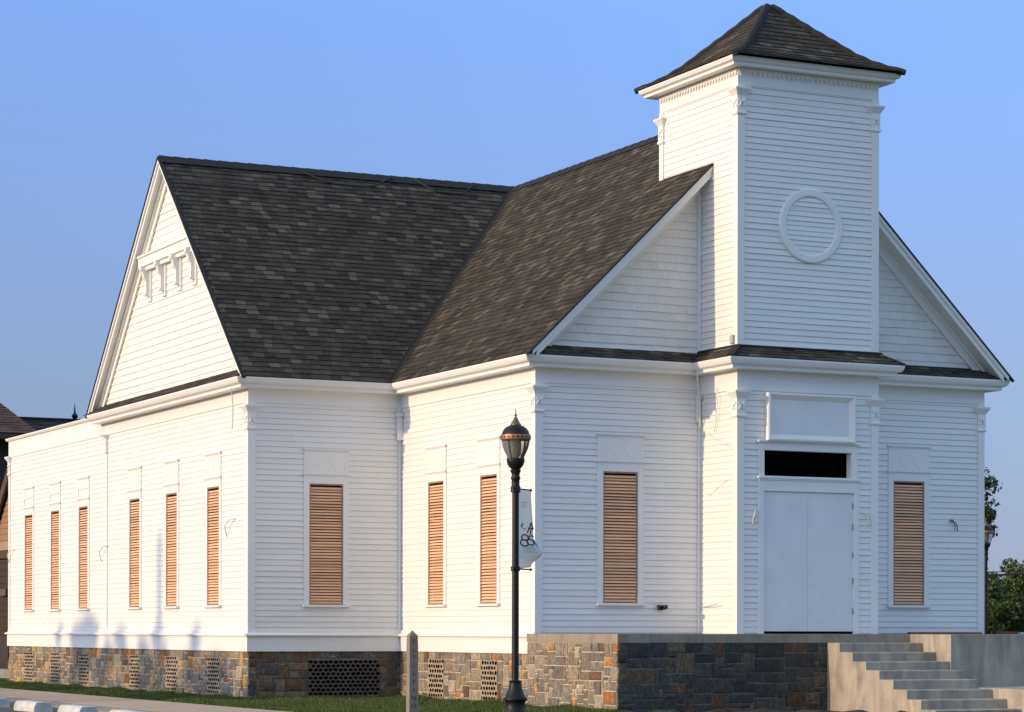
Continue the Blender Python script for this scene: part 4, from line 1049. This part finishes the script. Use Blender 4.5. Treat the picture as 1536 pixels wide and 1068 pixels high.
# main roof: ridge along X at depth ~82
zr_ = 6.85; yr_ = 45.0; ze_ = 3.6; ye_ = 41.0
sl_l = math.hypot(yr_-ye_, zr_-ze_); nn = (0, -(zr_-ze_)/sl_l, (yr_-ye_)/sl_l)
m = MB(); roof_quad(m, (-14, ye_, ze_), (1, 0, 0), nn, [(0, 0), (28, 0), (28, sl_l), (0, sl_l)], dcol); roof_quad(m, (14, 2*yr_-ye_, ze_), (-1, 0, 0), (0, -nn[1], nn[2]), [(0, 0), (28, 0), (28, sl_l), (0, sl_l)], dcol); mr = mp_(m, 'main_roof', 'lodge_roof')
m = MB(); m.box(-14, 14, yr_-.08, yr_+.08, zr_-.02, zr_+.05); m.build('ridge_cap', 'roof_cap', mr)
m = MB(); fpt = px(110, 630, 82.5); m.lathe([(.05, zr_-.1), (.045, zr_+.04), (.09, zr_+.09), (.11, zr_+.14), (.09, zr_+.19), (.04, zr_+.23), (.025, zr_+.36), (.002, zr_+.58)], 10, fpt.x, yr_); smooth_by_angle(m.build('finial', 'black_metal', mr))
m = MB(); m.box(-13.6, 13.6, ye_+.5, 2*yr_-ye_-.5, ZG, ze_+.35); mp_(m, 'wall', 'lodge_dark')
# hipped brown roof in front, its right hip edge showing
hc = px(60, 652, 77.0); ap = px(-70, 553, 80.5)
hx, hy, hz_ = hc.x, hc.y, hc.z
m = MB(); ax, ay, az = ap.x, ap.y, ap.z; lx = 2*ax-hx; by = 2*ay-hy
A = Vector((lx, hy, hz_)); B = Vector((hx, hy, hz_)); Cc_ = Vector((ax, ay, az)); D = Vector((hx, by, hz_)); E_ = Vector((lx, by, hz_))
for (p0, p1) in ((A, B), (B, D), (D, E_), (E_, A)):
    S = (p1-p0).normalized(); N = S.cross(Cc_-p0).normalized(); T = N.cross(S)
    tabs(m, (p0, S, T, N), [(0, 0), ((p1-p0).length, 0), ((Cc_-p0).dot(S), (Cc_-p0).dot(T))], exp=.2, w0=.3, w1=.45, depth=.015, colf=rcol)
mp_(m, 'hip_roof', 'lodge_roof')
m = MB(); m.box(lx+.7, hx-.7, hy+.7, by-.7, ZG, hz_+.1); mp_(m, 'wall', 'lodge_dark', None)
m = MB(); m.box(lx, hx, hy+.02, by, hz_-.18, hz_-.02); mp_(m, 'eave_board', 'lodge_brown')
# porch gable facing west
gx = px(8, 760, 70.0).x
ga = [px(u, v, 1) for u, v in ()]
def onx(u, v, X):
    d = fwd + rgt*((u-768)/3786.65) + upv*((946.0-v)/3786.65); t = (X-CAM.x)/d.x; return CAM+d*t
P0 = onx(-1, 758, gx-.5); P1 = onx(16, 700, gx-.5); sl2 = (P1.z-P0.z)/(P0.y-P1.y)
PH = 2.1; ya_ = P1.y-.25; za_ = P1.z+.25*sl2; yl = ya_+PH; zl = za_-PH*sl2
m = MB()
for sd in (1, -1):
    y0 = ya_+PH*sd
    S = Vector((0, -sd, 0)) if sd > 0 else Vector((0, 1, 0))
    m.hexa([(gx-.5, y0, zl), (gx+6, y0, zl), (gx+6, ya_, za_), (gx-.5, ya_, za_), (gx-.5, y0, zl+.1), (gx+6, y0, zl+.1), (gx+6, ya_, za_+.1), (gx-.5, ya_, za_+.1)], (.045, .03, .026))
pr = mp_(m, 'porch_roof', 'lodge_roof')
m = MB()
for sd in (1, -1):
    m.bar((gx-.52, ya_+PH*sd, zl-.06), (gx-.52, ya_, za_-.06), .28, .07, (1, 0, 0)); 
m.build('rake_board', 'lodge_brown', pr)
xb = gx-.40
z1 = onx(8, 815, xb).z; z2 = onx(8, 827, xb).z; z3 = onx(8, 839, xb).z
m = MB(); boards(m, Wl(xb), [(-(ya_+PH+.3), z1-.1), (-(ya_-PH-.3), z1-.1), (-ya_, za_-.12)], exp=.16, depth=.02); mp_(m, 'gable_boards', 'lodge_wood')
m = MB(); m.box(xb-.08, xb+.3, ya_-3.4, ya_+3.4, z2, z1); mp_(m, 'beam', 'lodge_beige')
m = MB(); m.box(xb-.05, xb+.3, ya_-3.4, ya_+3.4, z3, z2); mp_(m, 'beam', 'lodge_brown')
for uu in (14.5, -30, 45):
    yy = onx(uu, 900, xb).y; m = MB(); m.box(xb-.02, xb+.2, yy-.1, yy+.1, ZG, z3); mp_(m, 'porch_post', 'lodge_wood')
m = MB(); boards(m, Wl(xb+1.5), rectp(-(ya_+9), -(ya_-2.4), ZG, z3+.2), exp=.2, depth=.02); mp_(m, 'porch_wall', 'lodge_dark')  # porch shade put into the wall's dark colour
m = MB(); m.box(xb-.02, xb+.1, ya_-3.4, ya_+3.4, ZG+.35, ZG+1.05); mp_(m, 'porch_rail', 'lodge_dark')
q = onx(4, 890, xb+1.4); m = MB(); m.box(q.x-.05, q.x+.05, q.y-.5, q.y+.3, q.z-.10, q.z+.10); mp_(m, 'porch_lantern', 'cable_grey')
m = MB(); m.box(xb-1.2, xb-.9, ya_-4, ya_+12, ZG, ZG+.22); mp_(m, 'porch_step', 'kerb')

# ------------------------------------------------------------ trees
def tree(name, label, loc, H, crown_c, crown_r, nclump, nleaf, leaf=.16, trunk_r=.14, cols=((.035, .06, .015), (.075, .105, .028)), group=None, seed=1, cat='tree', gap=.0):
    rg = np.random.default_rng(seed); rnd = random.Random(seed)
    t = thing(name, label, cat, loc, group)
    base = Vector(loc)
    cc = Vector(crown_c); cr = Vector(crown_r)
    # limbs
    m = MB(); m.tube([(0, 0, -.05), (.03*H*.1, 0, cc.z*.5), (cc.x*.5, cc.y*.5, cc.z*.95)], [trunk_r*1.25, trunk_r, trunk_r*.6], 8)
    tips = []
    for k in range(nclump):
        u = rg.normal(size=3); u /= np.linalg.norm(u); rad = rg.uniform(.45, 1)**.6
        tip = cc+Vector((u[0]*cr.x*rad, u[1]*cr.y*rad, u[2]*cr.z*rad)); tips.append(tip)
        if k < 14:
            s_ = Vector((cc.x*.4, cc.y*.4, cc.z*rnd.uniform(.45, .9))); md = s_.lerp(tip, .5)+Vector((0, 0, .1)); m.tube([s_, md, tip], [trunk_r*.45, trunk_r*.28, trunk_r*.1], 5)
    m.build('trunk', 'bark', t, world=False)
    N = nclump*nleaf
    cen = np.repeat(np.array([tuple(q) for q in tips]), nleaf, axis=0)
    sz = np.repeat(rg.uniform(.16, .38, nclump), nleaf)*min(crown_r)
    d = rg.normal(size=(N, 3)); d /= np.linalg.norm(d, axis=1)[:, None]; d *= (rg.uniform(0, 1, N)**.45)[:, None]; d[:, 2] *= .75
    pos = cen+d*sz[:, None]
    a = rg.normal(size=(N, 3)); a /= np.linalg.norm(a, axis=1)[:, None]; b = rg.normal(size=(N, 3)); b -= a*np.sum(a*b, 1)[:, None]; b /= np.linalg.norm(b, axis=1)[:, None]
    ls = (leaf*rg.uniform(.6, 1.3, N))[:, None]
    V = np.stack([pos-a*ls*.5, pos+b*ls*.28, pos+a*ls*.5, pos-b*ls*.28], 1).reshape(-1, 3)
    me = bpy.data.meshes.new('crown'); me.vertices.add(4*N); me.vertices.foreach_set('co', V.astype(np.float32).ravel())
    me.loops.add(4*N); me.loops.foreach_set('vertex_index', np.arange(4*N, dtype=np.int32)); me.polygons.add(N); me.polygons.foreach_set('loop_start', np.arange(0, 4*N, 4, dtype=np.int32)); me.update(calc_edges=True)
    tt = np.clip(np.repeat(rg.uniform(0, 1, nclump), nleaf)*.6+rg.uniform(0, .4, N), 0, 1)[:, None]
    c = np.array(cols[0])*(1-tt)+np.array(cols[1])*tt
    at = me.attributes.new('tint', 'FLOAT_COLOR', 'FACE'); at.data.foreach_set('color', np.concatenate([c, np.ones((N, 1))], 1).astype(np.float32).ravel())
    me.materials.append(MAT['leaf']); o = bpy.data.objects.new('crown', me); col.objects.link(o); o.parent = t
    return t
def gp(u, d): q = CAM+fwd*d+rgt*((u-768)/3786.65*d); return (q.x, q.y, ZG)
tree('tree', 'slender tree rising beside the right corner of the church', gp(1430, 92), 8, (.1, 0, 5.7), (1.55, 1.5, 1.75), 46, 130, leaf=.17, trunk_r=.11, seed=11)
HB = [(1462, 96, 3.6, 1.9), (1500, 104, 3.75, 1.9), (1538, 99, 4.2, 1.9), (1585, 103, 4.0, 2.2), (1425, 101, 3.5, 2.0), (1640, 106, 3.8, 2.3)]
HL = ['bushy green tree half behind the right corner of the church', 'low bushy tree under the wires right of the church', 'tallest bushy tree cut by the right edge of the photo', 'bushy tree just past the right edge of the photo', 'bushy tree hidden behind the church front', 'farthest bushy tree to the right of the church']
for k, (u, d, h, r_) in enumerate(HB):
    tree('bushy_tree', HL[k], gp(u, d), h, (0, 0, h*.50), (r_*.92, r_*.9, h*.46), 46, 170, leaf=.18, trunk_r=.12, cols=((.035, .058, .014), (.085, .11, .03)), group='bushy trees beyond the church', seed=30+k)
# trees and a lamp outside the frame whose shadows fall on the church
for k, (yy, h, r_) in enumerate(((7.6, 11.0, 1.5), (9.6, 11.5, 1.4), (11.9, 11.1, 1.7), (14.6, 11.8, 1.3), (16.6, 11.3, 1.5), (18.7, 11.1, 1.3))):
    xx = -50-1.5*(k % 2)
    tree('roadside_tree', ['small tree across the road, nearest the street corner', 'leafy tree across the road, second along the row', 'broad tree in the middle of the row across the road', 'tallest tree in the row across the road', 'slim tree across the road, beside the tallest one', 'last tree of the row across the road'][k], (xx, yy+1.05, ZG), h, (0, 0, h-3.4), (r_, r_, 3.2), 40, 80, leaf=.3, trunk_r=.14, group='trees across the road', seed=70+k)
up_ = thing('utility_pole', 'tall wooden utility pole across the road, among the row of trees', 'utility pole', (-52, 12.75, ZG))
m = MB(); m.tube([(0, 0, -.2), (0, 0, 13.0)], [.17, .12], 12); m.build('pole', 'bark', up_, world=False)
m = MB(); m.box(-1.1, 1.1, -.06, .06, 12.3, 12.42); m.build('crossarm', 'bark', up_, world=False)

# utility wires on the right
def wire_thing(label, u0, v0, u1, v1, d, r):
    m = MB(); a = px(u0, v0, d); b = px(u1, v1, d); pts = []
    for i in range(13):
        k = i/12; q = a.lerp(b, k); q.z -= .12*math.sin(math.pi*k); pts.append(q)
    m.tube(pts, r, 6); o = m.build('utility_wire', 'cable'); tag(o, label, 'wire', 'utility wires right of the church')
wire_thing('thick utility wire, the lower of two right of the church', 1380, 862, 1640, 848, 84, .035)
wire_thing('thin utility wire, the upper of two right of the church', 1380, 857, 1640, 844, 84, .014)
